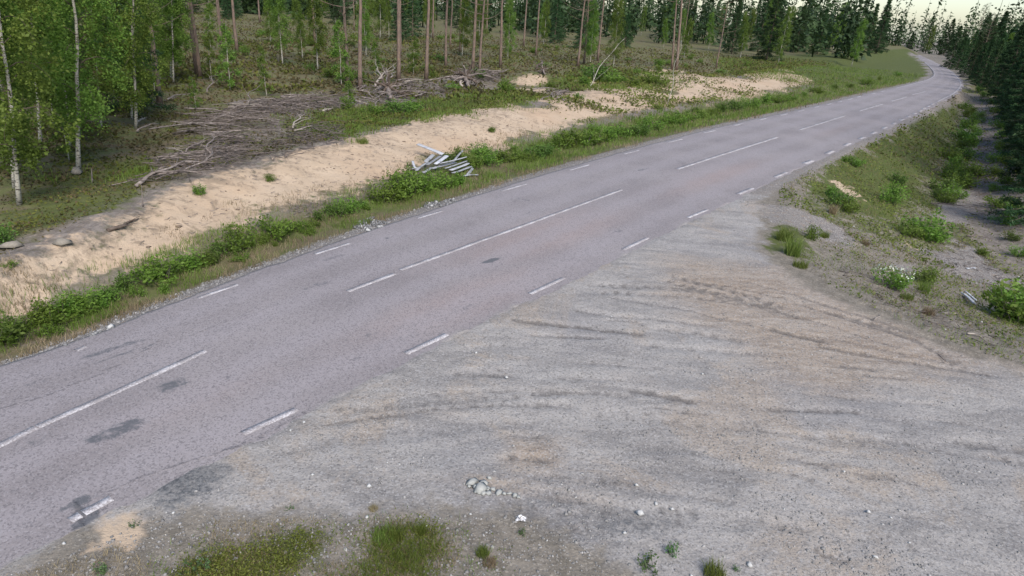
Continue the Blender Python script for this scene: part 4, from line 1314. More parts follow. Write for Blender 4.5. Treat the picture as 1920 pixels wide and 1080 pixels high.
for i, (u, v, h, wd, lab) in enumerate(((1120, 152, 40, 1.5, 'big round dark green bush behind the sand patches'), (1150, 158, 28, 1.4, 'bush at the right foot of the big round bush'), (1095, 160, 22, 1.4, 'low bush at the left foot of the big round bush'),
                                        (1228, 160, 26, 1.2, 'dark bush left of the sand mound with pines'), (1186, 162, 18, 1.6, 'low bush between the round bush and the sand mound'), (1085, 186, 14, 1.2, 'small bush on the sand right of the grey branch tangle'),
                                        (745, 214, 34, 1.4, 'green bush in front of the middle root heap'), (770, 210, 28, 1.3, 'bush right beside the green bush before the root heap'), (650, 205, 30, 1.0, 'bush at the right end of the brush heap'),
                                        (700, 214, 20, 1.4, 'low bush left of the green bush before the root heap'), (375, 366, 22, 1.1, 'small green shrub on the crest of the sand below the brush'), (505, 338, 14, 1.5, 'small flat shrub on the sand under the twig piles'),
                                        (10, 455, 40, 1.0, 'bright shrub at the left edge on the crest of the bank'), (850, 170, 16, 1.5, 'low shrub left of the upturned root'), (960, 172, 16, 1.5, 'low shrub right of the upturned root'),
                                        (20, 500, 12, 1.2, 'tiny shrub on the sand at the left edge'), (920, 246, 10, 2.0, 'flat patch of shrub on the sand above the planks'), (1235, 205, 10, 1.4, 'small shrub on the sand beside the thin white stem'))):
    shrub(u, v, h, i, lab, None, 'shrub_dark' if i in (0, 2, 3) else 'shrub_leaf', None, wd)
for i, (u, v, h, wd, lab) in enumerate(((1900, 600, 72, 1.15, 'large bright green bush at the right edge beside the yard'), (1925, 610, 70, 1.1, 'bush cut by the right edge beside the large bright bush'), (1868, 560, 26, 1.2, 'small dark shrub left of the large bright bush'),
                                        (1736, 532, 36, 1.1, 'round green bush right of the white flowering plant'), (1572, 388, 40, 1.0, 'bright bush on the top of the road bank near the yard corner'), (1590, 398, 30, 1.0, 'low bush beside the bright bush at the yard corner'),
                                        (1556, 368, 26, 1.0, 'small shrub behind the bright bush at the yard corner'), (1600, 310, 16, 1.4, 'dark shrub at the edge of the asphalt on the bank'), (1585, 303, 12, 1.4, 'small dark shrub touching the asphalt edge'),
                                        (1668, 380, 40, 1.0, 'green bush half way down the road bank'), (1680, 345, 26, 1.0, 'bush on the bank above the half way bush'), (1732, 445, 46, 1.2, 'wide green bush at the bottom of the bank'), (1755, 452, 28, 1.3, 'greyish low bush spreading right of the wide bush'),
                                        (1700, 440, 24, 1.3, 'low bush left of the wide bush at the bank foot'), (1840, 478, 14, 1.3, 'small plant on the grey gravel of the ditch'), (1520, 448, 30, .9, 'upright green plant on the verge of the yard'))):
    shrub(u, v, h, i + 2, lab, None, 'shrub_leaf' if i not in (2, 12) else 'shrub_dark', None, wd)
for i, (u, v, h) in enumerate(((1785, 372, 28), (1765, 360, 30), (1800, 352, 30), (1775, 338, 30), (1810, 330, 28), (1790, 318, 28), (1780, 300, 26), (1812, 300, 26), (1798, 284, 24), (1820, 275, 24), (1805, 262, 22), (1825, 252, 20), (1812, 240, 20), (1828, 232, 18), (1815, 220, 16), (1800, 345, 22), (1770, 380, 20), (1822, 212, 14), (1808, 205, 14), (1756, 372, 20), (1834, 222, 14))):
    shrub(u, v, h, i * 5 + 1, 'green shrub in the bottom of the ditch on the right', 'shrubs in the right ditch', 'shrub_leaf' if i % 3 else 'shrub_dark', None, 1.2)
cnt = 0
while cnt < 70:
    y = random.uniform(44, 105); x = y * random.uniform(-.45, .45)
    dl = far_ok(x, y, 0)
    if dl < 14 or dl > 60: continue
    cnt += 1
    k = random.randrange(6)
    two_part('shrub', SHRUB[k], (M['twig'], M['shrub_dark'] if cnt % 2 else M['moss']), ('stems', 'foliage'), Vector((x, y, Hz(x, y) - .03)), 'low bush scattered on the far forest floor behind the clearing', 'shrub', 'bushes of the far forest floor', random.random() * 6.28, (random.uniform(.8, 1.8),) * 2 + (random.uniform(.5, 1.1),))
for i, (u, v, h) in enumerate(((1862, 330, 22), (1870, 305, 20), (1866, 360, 18), (1874, 280, 18), (1880, 258, 16), (1872, 240, 14), (1884, 225, 14), (1868, 212, 12), (1858, 195, 12), (1846, 182, 10), (1836, 172, 10), (1876, 390, 22), (1890, 420, 24), (1905, 400, 22), (1895, 450, 18), (1910, 480, 20), (1882, 345, 20), (1890, 310, 18))):
    shrub(u, v, h, i * 5 + 2, 'low light green scrub between the ditch litter and the right conifers', 'scrub before the right conifers', 'shrub_leaf' if i % 2 else 'moss', None, 1.3)
# flowering plant
fl = shrub(1670, 540, 36, 3, 'plant with many small white flowers beside the yard')
mb = MB()
a = rng.random(80) * 6.28; r = np.sqrt(rng.random(80)) * .5
mb.leaves(np.c_[np.cos(a) * r, np.sin(a) * r, .35 + .28 * rng.random(80) * (1.2 - r)], .045, .9, 0, up=.5)
link('flowers', mb.mesh('flowers'), M['flower'], fl, kind='stuff')
for i, (u, v, h, lab) in enumerate(((1258, 1040, 30, 'small broad leaved weed standing alone on the gravel at the bottom'), (375, 1072, 38, 'pale green leafy weed in the mossy patch at the bottom left'), (190, 1074, 26, 'small green weed below the sand patch'),
                                    (1218, 1062, 40, 'faint thin weed on the gravel left of the bright grass tuft'), (1380, 1070, 14, 'tiny weed right of the bright grass tuft'), (545, 955, 14, 'little weed on the gravel above the mossy patch'), (978, 1003, 18, 'yellowish weed under the crumpled paper'), (250, 985, 16, 'weed growing on the right of the sand patch'))):
    shrub(u, v, h, i, lab, None, 'weed_leaf', WEED, .8)
for i, (u, v, h, lab, mt) in enumerate(((1338, 1080, 46, 'bright green grass tuft alone on the gravel at the bottom', 'grass'), (722, 1010, 48, 'taller grass tuft at the head of the bottom grass patch', 'grass'), (745, 1012, 40, 'grass tuft right of the taller one at the bottom', 'grass'), (905, 1040, 30, 'yellow green tuft left of the crumpled paper', 'grass'),
                                        (918, 1058, 26, 'dull tuft below the yellow green tuft', 'dry_grass'), (790, 1000, 30, 'grass tuft at the right end of the bottom grass patch', 'grass'), (1622, 460, 16, 'straw coloured tuft on the verge above the white flowers', 'dry_grass'), (680, 268, 22, 'lone grass tuft on the crest of the sand', 'grass'),
                                        (1485, 478, 44, 'broad grass tuft where the yard meets the verge', 'grass'), (1470, 450, 36, 'grass tuft behind the broad one on the verge', 'grass'), (1500, 500, 26, 'short tuft below the broad tuft on the verge', 'grass'), (1730, 550, 30, 'grass at the foot of the round green bush', 'grass'),
                                        (1545, 445, 20, 'small tuft right of the upright plant on the verge', 'grass'), (700, 955, 18, 'seedling tuft at the top of the tall weed stalk', 'dry_grass'), (1560, 400, 22, 'straw tuft under the bright bush', 'dry_grass'), (1740, 590, 24, 'dull grass between the white board and the yard', 'dry_grass'), (1700, 560, 22, 'grass tuft below the white flowers', 'grass'))):
    tuft(u, v, h, i, lab, None, mt)


# ------------------------------------------------------------------ dead wood
def branch_between(A, B, r, mat, label, group=None, name='fallen_branch', twigs=4, sag=.0, bend=.12, cat='branch', sides=6):
    A = np.array(A, float); B = np.array(B, float)
    L = np.linalg.norm(B - A); s = np.linspace(0, 1, 9)
    d = (B - A) / (L + 1e-9)
    sd = np.cross(d, [0, 0, 1.0]); sd /= np.linalg.norm(sd) + 1e-9
    ph = rng.random(2) * 6.28
    lat = bend * L * (np.sin(s * 3.14 * 1.3 + ph[0]) - np.sin(ph[0])) * .35 + .03 * L * np.sin(s * 11 + ph[1])
    lat -= lat[-1] * s
    up = .05 * L * np.sin(s * 3.14) * rng.uniform(.2, 1.0)
    pts = (B - A)[None] * s[:, None] + sd[None] * lat[:, None] + np.array([0, 0, 1.0])[None] * up[:, None]
    mb = MB()
    mb.tube(pts, r * (1 - .72 * s), sides, rng.uniform(.3, 1), .25)
    for _ in range(twigs):
        k = rng.uniform(.15, .95); i = int(k * 8)
        b = pts[i]; a = rng.choice([-1, 1]) * rng.uniform(.35, .9)
        dv = d * math.cos(a) + sd * math.sin(a) + np.array([0, 0, rng.uniform(-.05, .45)])
        l2 = L * rng.uniform(.12, .35); q = np.linspace(0, 1, 5)[:, None]
        mb.tube(b + dv * l2 * q + rng.normal(0, .03 * l2, (5, 3)) * q, r * (1 - .72 * k) * .55 * (1 - .7 * q[:, 0]), 4, rng.uniform(.2, .9))
    return link(name, mb.mesh(name, True), mat, None, label, cat, group, None, Vector(A))


def px_branch(p, r, mat, label, group=None, lift=(.06, .06), **kw):
    A = G(*p[0]); B = G(*p[1]); A.z += lift[0]; B.z += lift[1]
    return branch_between(A, B, r, M[mat], label, group, **kw)


for p, r, mt, lab, lf in ((((253, 352), (350, 320)), .055, 'branch', 'thick curved branch, nearest the sand in the lower brush pile', (.05, .3)), (((350, 322), (392, 318)), .05, 'branch', 'stout branch end continuing the thick curved branch', (.3, .2)),
                          (((392, 320), (428, 285)), .035, 'branch', 'branch rising to the right from the stout branch end', (.2, .3)), (((288, 336), (382, 335)), .035, 'branch', 'straight grey branch low in the lower brush pile', (.12, .2)),
                          (((297, 315), (395, 305)), .035, 'branch', 'long pale branch across the lower brush pile', (.25, .35)), (((395, 305), (432, 262)), .03, 'branch', 'branch bending up from the long pale branch', (.3, .3)),
                          (((318, 298), (345, 306)), .03, 'bleached', 'short pale branch stub on top of the lower brush pile', (.35, .35)), (((350, 302), (425, 268)), .028, 'branch', 'thin branch slanting up the lower brush pile', (.3, .3)),
                          (((430, 212), (478, 215)), .04, 'bleached', 'pale bare branch at the left end of the upper twig pile', (.4, .4)), (((465, 210), (490, 190)), .03, 'branch', 'forked branch standing up from the upper twig pile', (.4, .8)),
                          (((343, 252), (470, 214)), .025, 'branch', 'longest straight pole along the back of the upper twig pile', (.1, .4)), (((546, 244), (572, 222)), .04, 'bleached', 'pale stick leaning in the green right of the twig pile', (.1, .2)),
                          (((552, 250), (600, 240)), .035, 'bleached', 'pale stick lying flat below the leaning stick', (.1, .1)), (((605, 212), (625, 207)), .06, 'bleached', 'short pale log at the right end of the brush heap', (.1, .1)),
                          (((312, 192), (352, 180)), .05, 'branch', 'bent log on the floor beneath the thin double pine', (.08, .08)), (((390, 178), (412, 158)), .04, 'branch', 'pale pole leaning among the back saplings', (.1, .5)),
                          (((256, 250), (300, 236)), .04, 'branch', 'short log lying at the foot of the leafy birch', (.08, .08)), (((258, 236), (272, 229)), .04, 'bleached', 'white broken wood at the foot of the leafy birch', (.15, .2)),
                          (((300, 205), (280, 190)), .03, 'branch', 'stick leaning on the thin double pine', (.05, .3)), (((712, 168), (736, 147)), .06, 'bleached', 'leaning broken pole in the middle root heap', (.2, .9)),
                          (((706, 168), (706, 150)), .08, 'bleached', 'upright broken stump piece left in the root heap', (.1, .9)), (((735, 155), (741, 148)), .05, 'bleached', 'small pale chunk on top of the root heap', (.3, .5)),
                          (((660, 148), (678, 148)), .05, 'bleached', 'pale stick behind the root heap at the pine foot', (.1, .1)), (((676, 172), (682, 175)), .09, 'bleached', 'white cut log end at the foot of the brown pine', (.1, .1)),
                          (((758, 165), (788, 162)), .05, 'bleached', 'pale pole lying on the right of the root heap', (.4, .4)), (((775, 180), (812, 182)), .05, 'branch', 'brown pole in front of the root heap', (.2, .2)),
                          (((800, 154), (868, 147)), .05, 'branch', 'long grey pole behind the green, left of the upturned root', (.1, .1)), (((665, 193), (688, 198)), .05, 'bleached', 'pale pole in the green below the root heap', (.1, .1)),
                          (((700, 205), (708, 188)), .04, 'branch', 'curved stick in front of the green bush', (.05, .3)), (((930, 145), (958, 137)), .05, 'branch', 'twisted pole right of the upturned root', (.2, .3)),
                          (((866, 165), (872, 150)), .09, 'bleached', 'pale root end at the front of the upturned root', (.1, .5)), (((1005, 132), (1018, 124)), .12, 'root', 'dark charred log on the soil hump', (.1, .6)),
                          (((1000, 171), (1045, 172)), .05, 'branch', 'curved bare branch over the sand beside the tangle', (.1, .15)), (((1034, 188), (1048, 178)), .05, 'branch', 'crooked grey branch in the tangle on the sand', (.1, .3)), (((1046, 188), (1066, 176)), .05, 'branch', 'second crooked branch in the tangle on the sand', (.1, .3)),
                          (((1745, 386), (1848, 394)), .03, 'twig', 'thin dark branch lying across the ditch gravel', (.1, .05)), (((1785, 428), (1830, 432)), .02, 'twig', 'thin dark twig on the grey ditch gravel', (.04, .03)), (((1812, 445), (1850, 447)), .03, 'twig', 'short dark stick by the green bank on the right', (.05, .03)),
                          (((1812, 628), (1840, 634)), .022, 'bleached', 'bleached branch stub on the verge at the right edge', (.04, .03)), (((1818, 636), (1868, 655)), .012, 'twig', 'long thin stick under the bleached stub', (.03, .02)), (((1638, 600), (1655, 592)), .012, 'bleached', 'small bent twig at the edge of the yard', (.02, .03)),
                          (((1870, 395), (1898, 402)), .03, 'bleached', 'pale stick on the slope below the nearest spruce', (.05, .05)), (((1760, 667), (1776, 682)), .012, 'twig', 'grey twig lying on the gravel at the right', (.02, .02)), (((204, 435), (260, 412)), .05, 'root', 'dark old root lying on the left sand', (.03, .03))):
    px_branch(p, r, mt, lab, lift=lf)
for u, v, h, r, lab in ((268, 388, .55, .018, 'thin stake standing on the crest of the sand'), (173, 342, .4, .03, 'short stake near the foot of the tall white birch')):
    branch_between(G(u, v), G(u, v) + Vector((.04, .02, h)), r, M['branch'], lab, None, 'stake', 0, bend=.02, cat='stake')
# the many felled stems of the piles, each one a branch
for poly, n, ang, spread, ln, rr, grp, lab, hgt in (([(265, 350), (300, 310), (360, 285), (430, 262), (470, 270), (440, 310), (380, 338)], 34, .45, .7, (.9, 2.4), .022, 'branches of the lower brush pile', 'grey brown dead branch in the lower brush pile', .35),
                                                    ([(345, 254), (400, 222), (470, 205), (520, 205), (515, 232), (450, 262)], 44, .30, .35, (1.4, 3.4), .022, 'branches of the upper twig pile', 'grey dead branch in the upper twig pile', .4),
                                                    ([(470, 208), (520, 188), (600, 182), (636, 186), (630, 205), (560, 214)], 30, .2, .9, (1.0, 2.4), .026, 'branches of the back brush heap', 'brown dead branch in the back brush heap', .45),
                                                    ([(655, 190), (670, 165), (740, 160), (815, 160), (830, 178), (740, 195)], 30, .1, 1.2, (1.0, 2.6), .04, 'branches of the middle root heap', 'brown branch in the middle root heap', .6),
                                                    ([(860, 150), (885, 132), (935, 145), (920, 158)], 24, .1, 1.4, (1.2, 2.6), .045, 'branches around the upturned root', 'brown branch around the upturned root', .7),
                                                    ([(1025, 188), (1040, 174), (1075, 176), (1065, 190)], 12, .3, 1.2, (.8, 1.8), .035, 'branches of the grey tangle', 'grey branch in the small tangle on the sand', .25)):
    for P in in_px(poly, n):
        a = ang + rng.normal(0, spread); L = rng.uniform(*ln)
        d = np.array([math.cos(a), math.sin(a)])
        A = P[:2] - d * L / 2; B = P[:2] + d * L / 2
        za, zb = on_ground(np.array([A[0], B[0]]), np.array([A[1], B[1]])) + rng.random(2) * hgt
        branch_between((*A, za), (*B, zb), rr * rng.uniform(.6, 1.5), M['branch'] if rng.random() < .7 else M['twig'], lab, grp, twigs=int(rng.integers(2, 6)), bend=.15, sides=5)


def fine_twigs(name, poly_list, label, hgt, mat, thin=.008, cat='twigs'):
    mb = MB()
    for poly, n, ang, spread, ln in poly_list:
        P = in_px(poly, n)
        for q in P:
            a = ang + rng.normal(0, spread); L = rng.uniform(*ln)
            d = np.array([math.cos(a), math.sin(a), rng.normal(0, .12)]) * L
            s = np.array([-.5, 0, .5])[:, None]
            pts = q + np.array([0, 0, .03 + rng.random() ** 2 * hgt]) + d * s + np.array([[0, 0, 0], rng.normal(0, .05 * L, 3), [0, 0, 0]])
            mb.tube(pts, thin * np.array([1.3, 1, .5]) * rng.uniform(.7, 1.6), 3, rng.random())
    link(name, mb.mesh(name), mat, None, label, cat, None, 'stuff')


fine_twigs('twig_litter', [([(265, 352), (300, 305), (360, 280), (430, 258), (480, 265), (440, 312), (380, 340)], 300, .45, .9, (.3, 1.1)), ([(330, 260), (390, 215), (470, 195), (560, 195), (540, 240), (450, 275)], 300, .3, .6, (.4, 1.5)),
                           ([(460, 215), (510, 185), (600, 178), (650, 182), (650, 210), (560, 222)], 280, .2, 1.0, (.4, 1.2)), ([(640, 195), (660, 165), (740, 152), (830, 155), (850, 180), (740, 200)], 300, .1, 1.4, (.4, 1.3)),
                           ([(855, 155), (880, 130), (940, 142), (930, 160)], 350, .1, 1.4, (.4, 1.4)), ([(500, 280), (560, 230), (640, 240), (650, 262)], 200, .2, 1.0, (.3, .8)), ([(400, 330), (500, 270), (650, 258), (640, 270), (520, 300)], 220, .3, 1.0, (.2, .6))],
           'tangle of fine grey brown twigs filling the brush piles on the left', .35, M['twig'], .009)
fine_twigs('sand_debris', [([(60, 490), (250, 400), (420, 330), (600, 285), (780, 245), (950, 215), (1050, 225), (850, 280), (700, 345), (500, 390), (250, 480), (60, 560)], 420, .6, 1.3, (.04, .22)), ([(930, 150), (1200, 150), (1400, 165), (1300, 205), (1000, 200)], 350, .6, 1.3, (.2, .6)),
                           ([(540, 395), (700, 350), (740, 352), (690, 380), (580, 410)], 260, .7, .8, (.1, .4))], 'scattered roots and twig bits lying over the sand', .015, M['branch'], .005)
fine_twigs('ditch_litter', [([(1835, 260), (1850, 200), (1880, 205), (1890, 260), (1880, 330), (1862, 400), (1810, 420), (1826, 330)], 700, 1.0, .9, (.2, .9)), ([(1690, 270), (1760, 215), (1770, 300), (1740, 360), (1700, 340)], 300, 1.0, .8, (.15, .6)), ([(1720, 480), (1800, 430), (1860, 480), (1920, 540), (1860, 545), (1780, 515)], 260, .5, 1.3, (.06, .3)),
                            ([(1560, 500), (1700, 540), (1850, 600), (1920, 660), (1850, 660), (1700, 600)], 240, -.2, .8, (.06, .3))], 'grey twig litter along the ditch and verge on the right', .05, M['twig'], .006)


# upturned root with its plate of roots
def upturned_root(u, v, label, sc):
    q = G(u, v); e = empty('upturned_root', q, label, 'tree root', None, 0, sc)
    mb = MB(); s = np.linspace(0, 1, 6)[:, None]
    mb.tube(np.array([.25, -.75, .12]) + np.array([-.3, .95, .4]) * s + rng.normal(0, .03, (6, 3)), .085 * (1 + .6 * s[:, 0]), 9, .4, .3)
    link('stem', mb.mesh('root_stem', True), M['branch'], e)
    for i in range(11):
        a = i * .57 + rng.random() * .3; L = rng.uniform(.6, 1.3)
        d = np.array([math.cos(a), .25 * rng.normal(), math.sin(a) * .9])
        p = np.array([-.05, .25, .65]) + d * L * s + rng.normal(0, .07, (6, 3)) * s
        p[:, 2] = np.maximum(p[:, 2], .02)
        m2 = MB(); m2.tube(p, .11 * (1 - .8 * s[:, 0]), 6, rng.random(), .3)
        for _ in range(3):
            k = int(rng.integers(2, 5)); l2 = rng.uniform(.2, .5)
            m2.tube(p[k] + (d + rng.normal(0, .6, 3)) * l2 * s[:4] / s[3], .03 * (1 - .7 * s[:4, 0]), 4, rng.random())
        link('root', m2.mesh('root', True), M['root'] if i % 3 else M['branch'], e)


upturned_root(874, 164, 'upturned tree root with a pale stem end, behind the green clearing', 1.1)
upturned_root(728, 186, 'dark root plate with sticks in the middle heap', 1.0)
upturned_root(1018, 140, 'weathered root on the dark soil hump', .6)

# thin stems standing on the sand
px = branch_between(G(1103, 166), G(1103, 166) + Vector((2.4, 1.2, 3.6)), .035, M['birch_bark'], 'thin white birch stem leaning to the right before the big round bush', None, 'leaning_stem', 3, bend=.2, cat='dead stem')
branch_between(G(1254, 197), G(1254, 197) + Vector((.25, .3, 4.2)), .03, M['birch_bark'], 'thin upright white stem on the sand in front of the pines', None, 'dead_stem', 2, bend=.05, cat='dead stem')


# ------------------------------------------------------------------ planks
def plank(p, wid, th, mat, label, group, lift, name='plank'):
    A = np.array(G(*p[0])); B = np.array(G(*p[1])); A[2] += lift[0]; B[2] += lift[1]
    d = B - A; L = np.linalg.norm(d); x = d / L
    y = np.cross([0, 0, 1.0], x); y /= np.linalg.norm(y); tilt = rng.normal(0, .25); z = np.cross(x, y)
    y, z = y * math.cos(tilt) + z * math.sin(tilt), z * math.cos(tilt) - y * math.sin(tilt)
    n = 5; V = []; s = np.linspace(0, L, n); bow = rng.normal(0, .012)
    for i, q in enumerate(s):
        o = bow * math.sin(q / L * 3.14)
        for sy, sz in ((-1, -1), (1, -1), (1, 1), (-1, 1)):
            je = rng.normal(0, .006)
            V.append(((q if 0 < i < n - 1 else q + rng.normal(0, .012)), sy * wid / 2 + je, sz * th / 2 + o))
    Q = []
    for i in range(n - 1):
        for k in range(4): Q.append((i * 4 + k, i * 4 + (k + 1) % 4, i * 4 + 4 + (k + 1) % 4, i * 4 + 4 + k))
    Q += [(3, 2, 1, 0), (n * 4 - 4, n * 4 - 3, n * 4 - 2, n * 4 - 1)]
    me = mesh_np(name, V, Q, None, {'tint': np.full(len(V), rng.uniform(.3, 1))})
    o = link(name, me, mat, None, label, 'plank', group)
    o.matrix_world = Matrix((( x[0], y[0], z[0], A[0]), (x[1], y[1], z[1], A[1]), (x[2], y[2], z[2], A[2]), (0, 0, 0, 1)))
    bm_ = o.modifiers.new('edge', 'BEVEL'); bm_.width = .008; bm_.segments = 1
    return o


zz = lambda a, b: (480 + a / 4, 100 + b / 4)
for (a, b), wd, mt, lab, lf in (((zz(1212, 762), zz(1400, 840)), .15, 'plank_white', 'longest white board sticking out at the top left of the plank pile', (.42, .42)),
                                ((zz(1270, 868), zz(1330, 820)), .13, 'plank', 'short grey board under the longest white board', (.26, .3)), ((zz(1285, 890), zz(1385, 830)), .13, 'plank', 'grey board parallel to the short one, second in the pile', (.26, .32)),
                                ((zz(1345, 892), zz(1430, 838)), .14, 'plank_white', 'pale wide board in the middle of the plank pile', (.3, .36)), ((zz(1320, 905), zz(1495, 868)), .12, 'plank', 'grey board crossing under the middle of the pile', (.2, .26)),
                                ((zz(1480, 860), zz(1552, 802)), .13, 'plank', 'grey board rising at the top right of the plank pile', (.25, .4)), ((zz(1385, 895), zz(1570, 850)), .13, 'plank_white', 'white board highest among the right hand boards', (.34, .36)),
                                ((zz(1420, 915), zz(1575, 866)), .12, 'plank', 'grey board just below the highest right hand board', (.26, .3)), ((zz(1455, 925), zz(1590, 875)), .13, 'plank_white', 'white board third from the front of the pile', (.24, .26)),
                                ((zz(1475, 938), zz(1608, 888)), .13, 'plank', 'frontmost grey board of the neat right hand row', (.2, .2)), ((zz(1585, 930), zz(1625, 880)), .10, 'plank', 'short board lying crosswise at the right end of the pile', (.08, .1)),
                                ((zz(1555, 930), zz(1665, 922)), .08, 'plank', 'thin grey board on the ground right of the pile', (.05, .05)), ((zz(1172, 890), zz(1222, 892)), .16, 'plank_white', 'small white board piece at the lower left of the pile', (.12, .12)),
                                ((zz(1176, 850), zz(1190, 890)), .09, 'plank_white', 'short white slat at the left end of the pile', (.2, .14)), ((zz(1250, 925), zz(1310, 900)), .10, 'plank', 'board end half hidden by the bright shrubs', (.15, .2)), ((zz(1200, 905), zz(1290, 860)), .09, 'plank', 'thin slat between the left pieces and the main pile', (.12, .22))):
    plank((a, b), wd, .035, M[mt], lab, None, lf)
plank(((1802, 553), (1826, 573)), .085, .03, M['board_white'], 'white board lying on the verge near the large bright bush', None, (.06, .06))
plank(((1809, 551), (1829, 568)), .05, .03, M['board_white'], 'narrow white slat touching the white board on the verge', None, (.07, .07))
plank(((1766, 589), (1792, 589)), .035, .02, M['bleached'], 'thin straw coloured stick of wood below the white boards', None, (.02, .02), 'wood_stick')
plank(((1812, 505), (1828, 504)), .06, .03, M['plank_white'], 'small white wood piece on the ditch gravel', None, (.03, .03), 'wood_piece')


# ------------------------------------------------------------------ stones and litter
def stone(u, v, size, mat, label, group=None, flat=.6, name='stone', cat='stone'):
    q = G(u, v)
    mb = MB(); mb.stones(np.array([[0, 0, size * .12]]), size, flat, .5)
    me = mb.mesh(name)
    o = link(name, me, mat, None, label, cat, group, None, q)
    return o


for u, v, s in ((885, 905, .14), (907, 907, .19), (892, 914, .14), (900, 918, .20), (912, 917, .14), (917, 897, .09), (924, 918, .10), (935, 924, .10), (945, 926, .08), (893, 923, .12), (906, 926, .10), (955, 926, .07), (880, 913, .09), (915, 925, .08), (965, 929, .07), (972, 932, .06)):
    stone(u, v, s, M['pale_stone'], 'pale broken stone in the small heap on the near gravel', 'pale stones in the near heap', .38)
for u, v, s in ((1628, 960, .07), (1583, 885, .045), (1670, 971, .045), (586, 891, .085), (692, 912, .06), (1470, 955, .04), (1705, 1018, .04), (1641, 1045, .05), (726, 868, .05), (749, 871, .04), (1405, 1060, .07), (1296, 1080, .05), (893, 662, .05), (1317, 702, .09), (570, 792, .07), (545, 808, .05), (1171, 1000, .08), (1230, 945, .06), (1200, 962, .09), (1193, 910, .06), (882, 965, .06), (800, 988, .07), (688, 970, .06), (325, 962, .05), (120, 1020, .06), (1146, 594, .05), (1260, 955, .05), (950, 708, .06), (1840, 605, .09), (1772, 618, .07), (1560, 420, .08), (1600, 425, .10), (1910, 520, .10)):
    stone(u, v, s, M['white_stone'], 'small white stone lying loose on the gravel', 'loose white stones')
stone(150, 650, .11, M['white_stone'], 'white stone chip in the broken asphalt edge at far left')
stone(208, 614, .10, M['white_stone'], 'white stone at the right end of the broken asphalt edge at far left')
stone(690, 433, .16, M['white_stone'], 'white stone in the rubble beside the road edge')
stone(118, 458, .32, M['grey_stone'], 'tan boulder on the crest of the bank at the left')
stone(24, 465, .42, M['grey_stone'], 'larger tan boulder near the left edge of the bank crest')
stone(440, 283, .3, M['grey_stone'], 'tan boulder under the twig pile above the sand')
stone(144, 326, .35, M['grey_stone'], 'grey boulder at the foot of the tall white birch')
for pl, n, sz, lab, nm in (([(660, 428), (670, 416), (700, 408), (728, 420), (735, 428), (700, 436)], 110, .10, 'grey rubble on the road edge left of the middle', 'rubble'), ([(790, 385), (800, 378), (850, 374), (858, 384), (830, 392), (800, 390)], 90, .11, 'grey rubble on the road edge below the planks', 'rubble'),
                           ([(110, 652), (180, 625), (240, 608), (238, 618), (190, 636), (140, 654)], 150, .06, 'broken asphalt chips along the far road edge at the left', 'rubble')):
    P = in_px(pl, n, .012); mb = MB(); mb.stones(P, sz, .7)
    link(nm, mb.mesh(nm), M['rubble'], None, lab, 'rubble', None, 'stuff')
# crumpled paper
mb = MB(); n = 9
gxp, gyp = np.meshgrid(np.linspace(-.05, .05, n), np.linspace(-.035, .035, n))
zp = .015 + .04 * rng.random((n, n)) * (1 - (gxp / .06) ** 2)
ij = (np.arange(n - 1)[:, None] * n + np.arange(n - 1)[None, :]).reshape(-1)
mb.add(np.stack([gxp + .01 * rng.normal(size=(n, n)), gyp + .008 * rng.normal(size=(n, n)), zp], -1), np.stack([ij, ij + 1, ij + n + 1, ij + n], -1))
tp = NT('paper'); M['paper'] = tp.out(tp.mix(tp.noise(30, 2), (.55, .55, .57), (.68, .68, .68)), rough=.7)
link('crumpled_paper', mb.mesh('crumpled_paper'), M['paper'], None, 'crumpled whitish paper on the ground at the bottom middle', 'litter', None, None, G(976, 976))
# dark clods on the sand
mb = MB()
P = in_px([(60, 490), (250, 400), (420, 330), (600, 285), (780, 245), (950, 215), (1050, 225), (850, 280), (700, 345), (500, 390), (250, 480), (60, 560)], 150, .0)
mb.stones(P, .05 + .11 * rng.random(len(P)) ** 4, .4, .1)
tc = NT('clod'); M['clod'] = tc.out(tc.mix(tc.noise(14, 3), (.11, .08, .06), (.20, .15, .11)), tc.noise(20, 3), .02)
link('soil_clods', mb.mesh('soil_clods'), M['clod'], None, 'small dark clods of soil dotted over the sand bank', 'soil', None, 'stuff')


# ------------------------------------------------------------------ uncountable cover
def patchy(x, y, f, seed, lo=.35, hi=.65):
    return sstep(lo, hi, fbm(x * f, y * f, seed, 3))


def cover(name, mat, label, cat, P, fn):
    mb = MB(); fn(mb, P)
    return link(name, mb.mesh(name), M[mat], None, label, cat, None, 'stuff')


dsc = lambda P: np.clip(np.hypot(P[:, 0], P[:, 1]) / 22, .7, 3.2)


def leaves_at(hg, size, up=.2, aspect=.5):
    def f(mb, P):
        s = dsc(P)
        Q = P.copy(); Q[:, 2] += rng.random(len(P)) ** 1.3 * hg * s
        tn = np.clip(.5 + 1.1 * (fbm(P[:, 0] * .7, P[:, 1] * .7, 81) - .5) + .35 * (rng.random(len(P)) - .5), 0, 1)
        for lo, hi in ((0, 1), (1, 1.8), (1.8, 9)):
            m = (s >= lo) & (s < hi)
            if m.any(): mb.leaves(Q[m], size * float(s[m].mean()), aspect, 0, tint=tn[m], up=up)
    return f


def blades_at(h, wdt, lean=.45):
    def f(mb, P):
        s = dsc(P)
        tn = np.clip(.5 + 1.1 * (fbm(P[:, 0] * .8, P[:, 1] * .8, 83) - .5) + .35 * (rng.random(len(P)) - .5), 0, 1)
        for lo, hi in ((0, 1), (1, 1.8), (1.8, 9)):
            m = (s >= lo) & (s < hi)
            if m.any(): k = float(s[m].mean()); mb.blades(P[m], h * (1 + .2 * (k - 1)), wdt * k, lean, tint=tn[m])
    return f


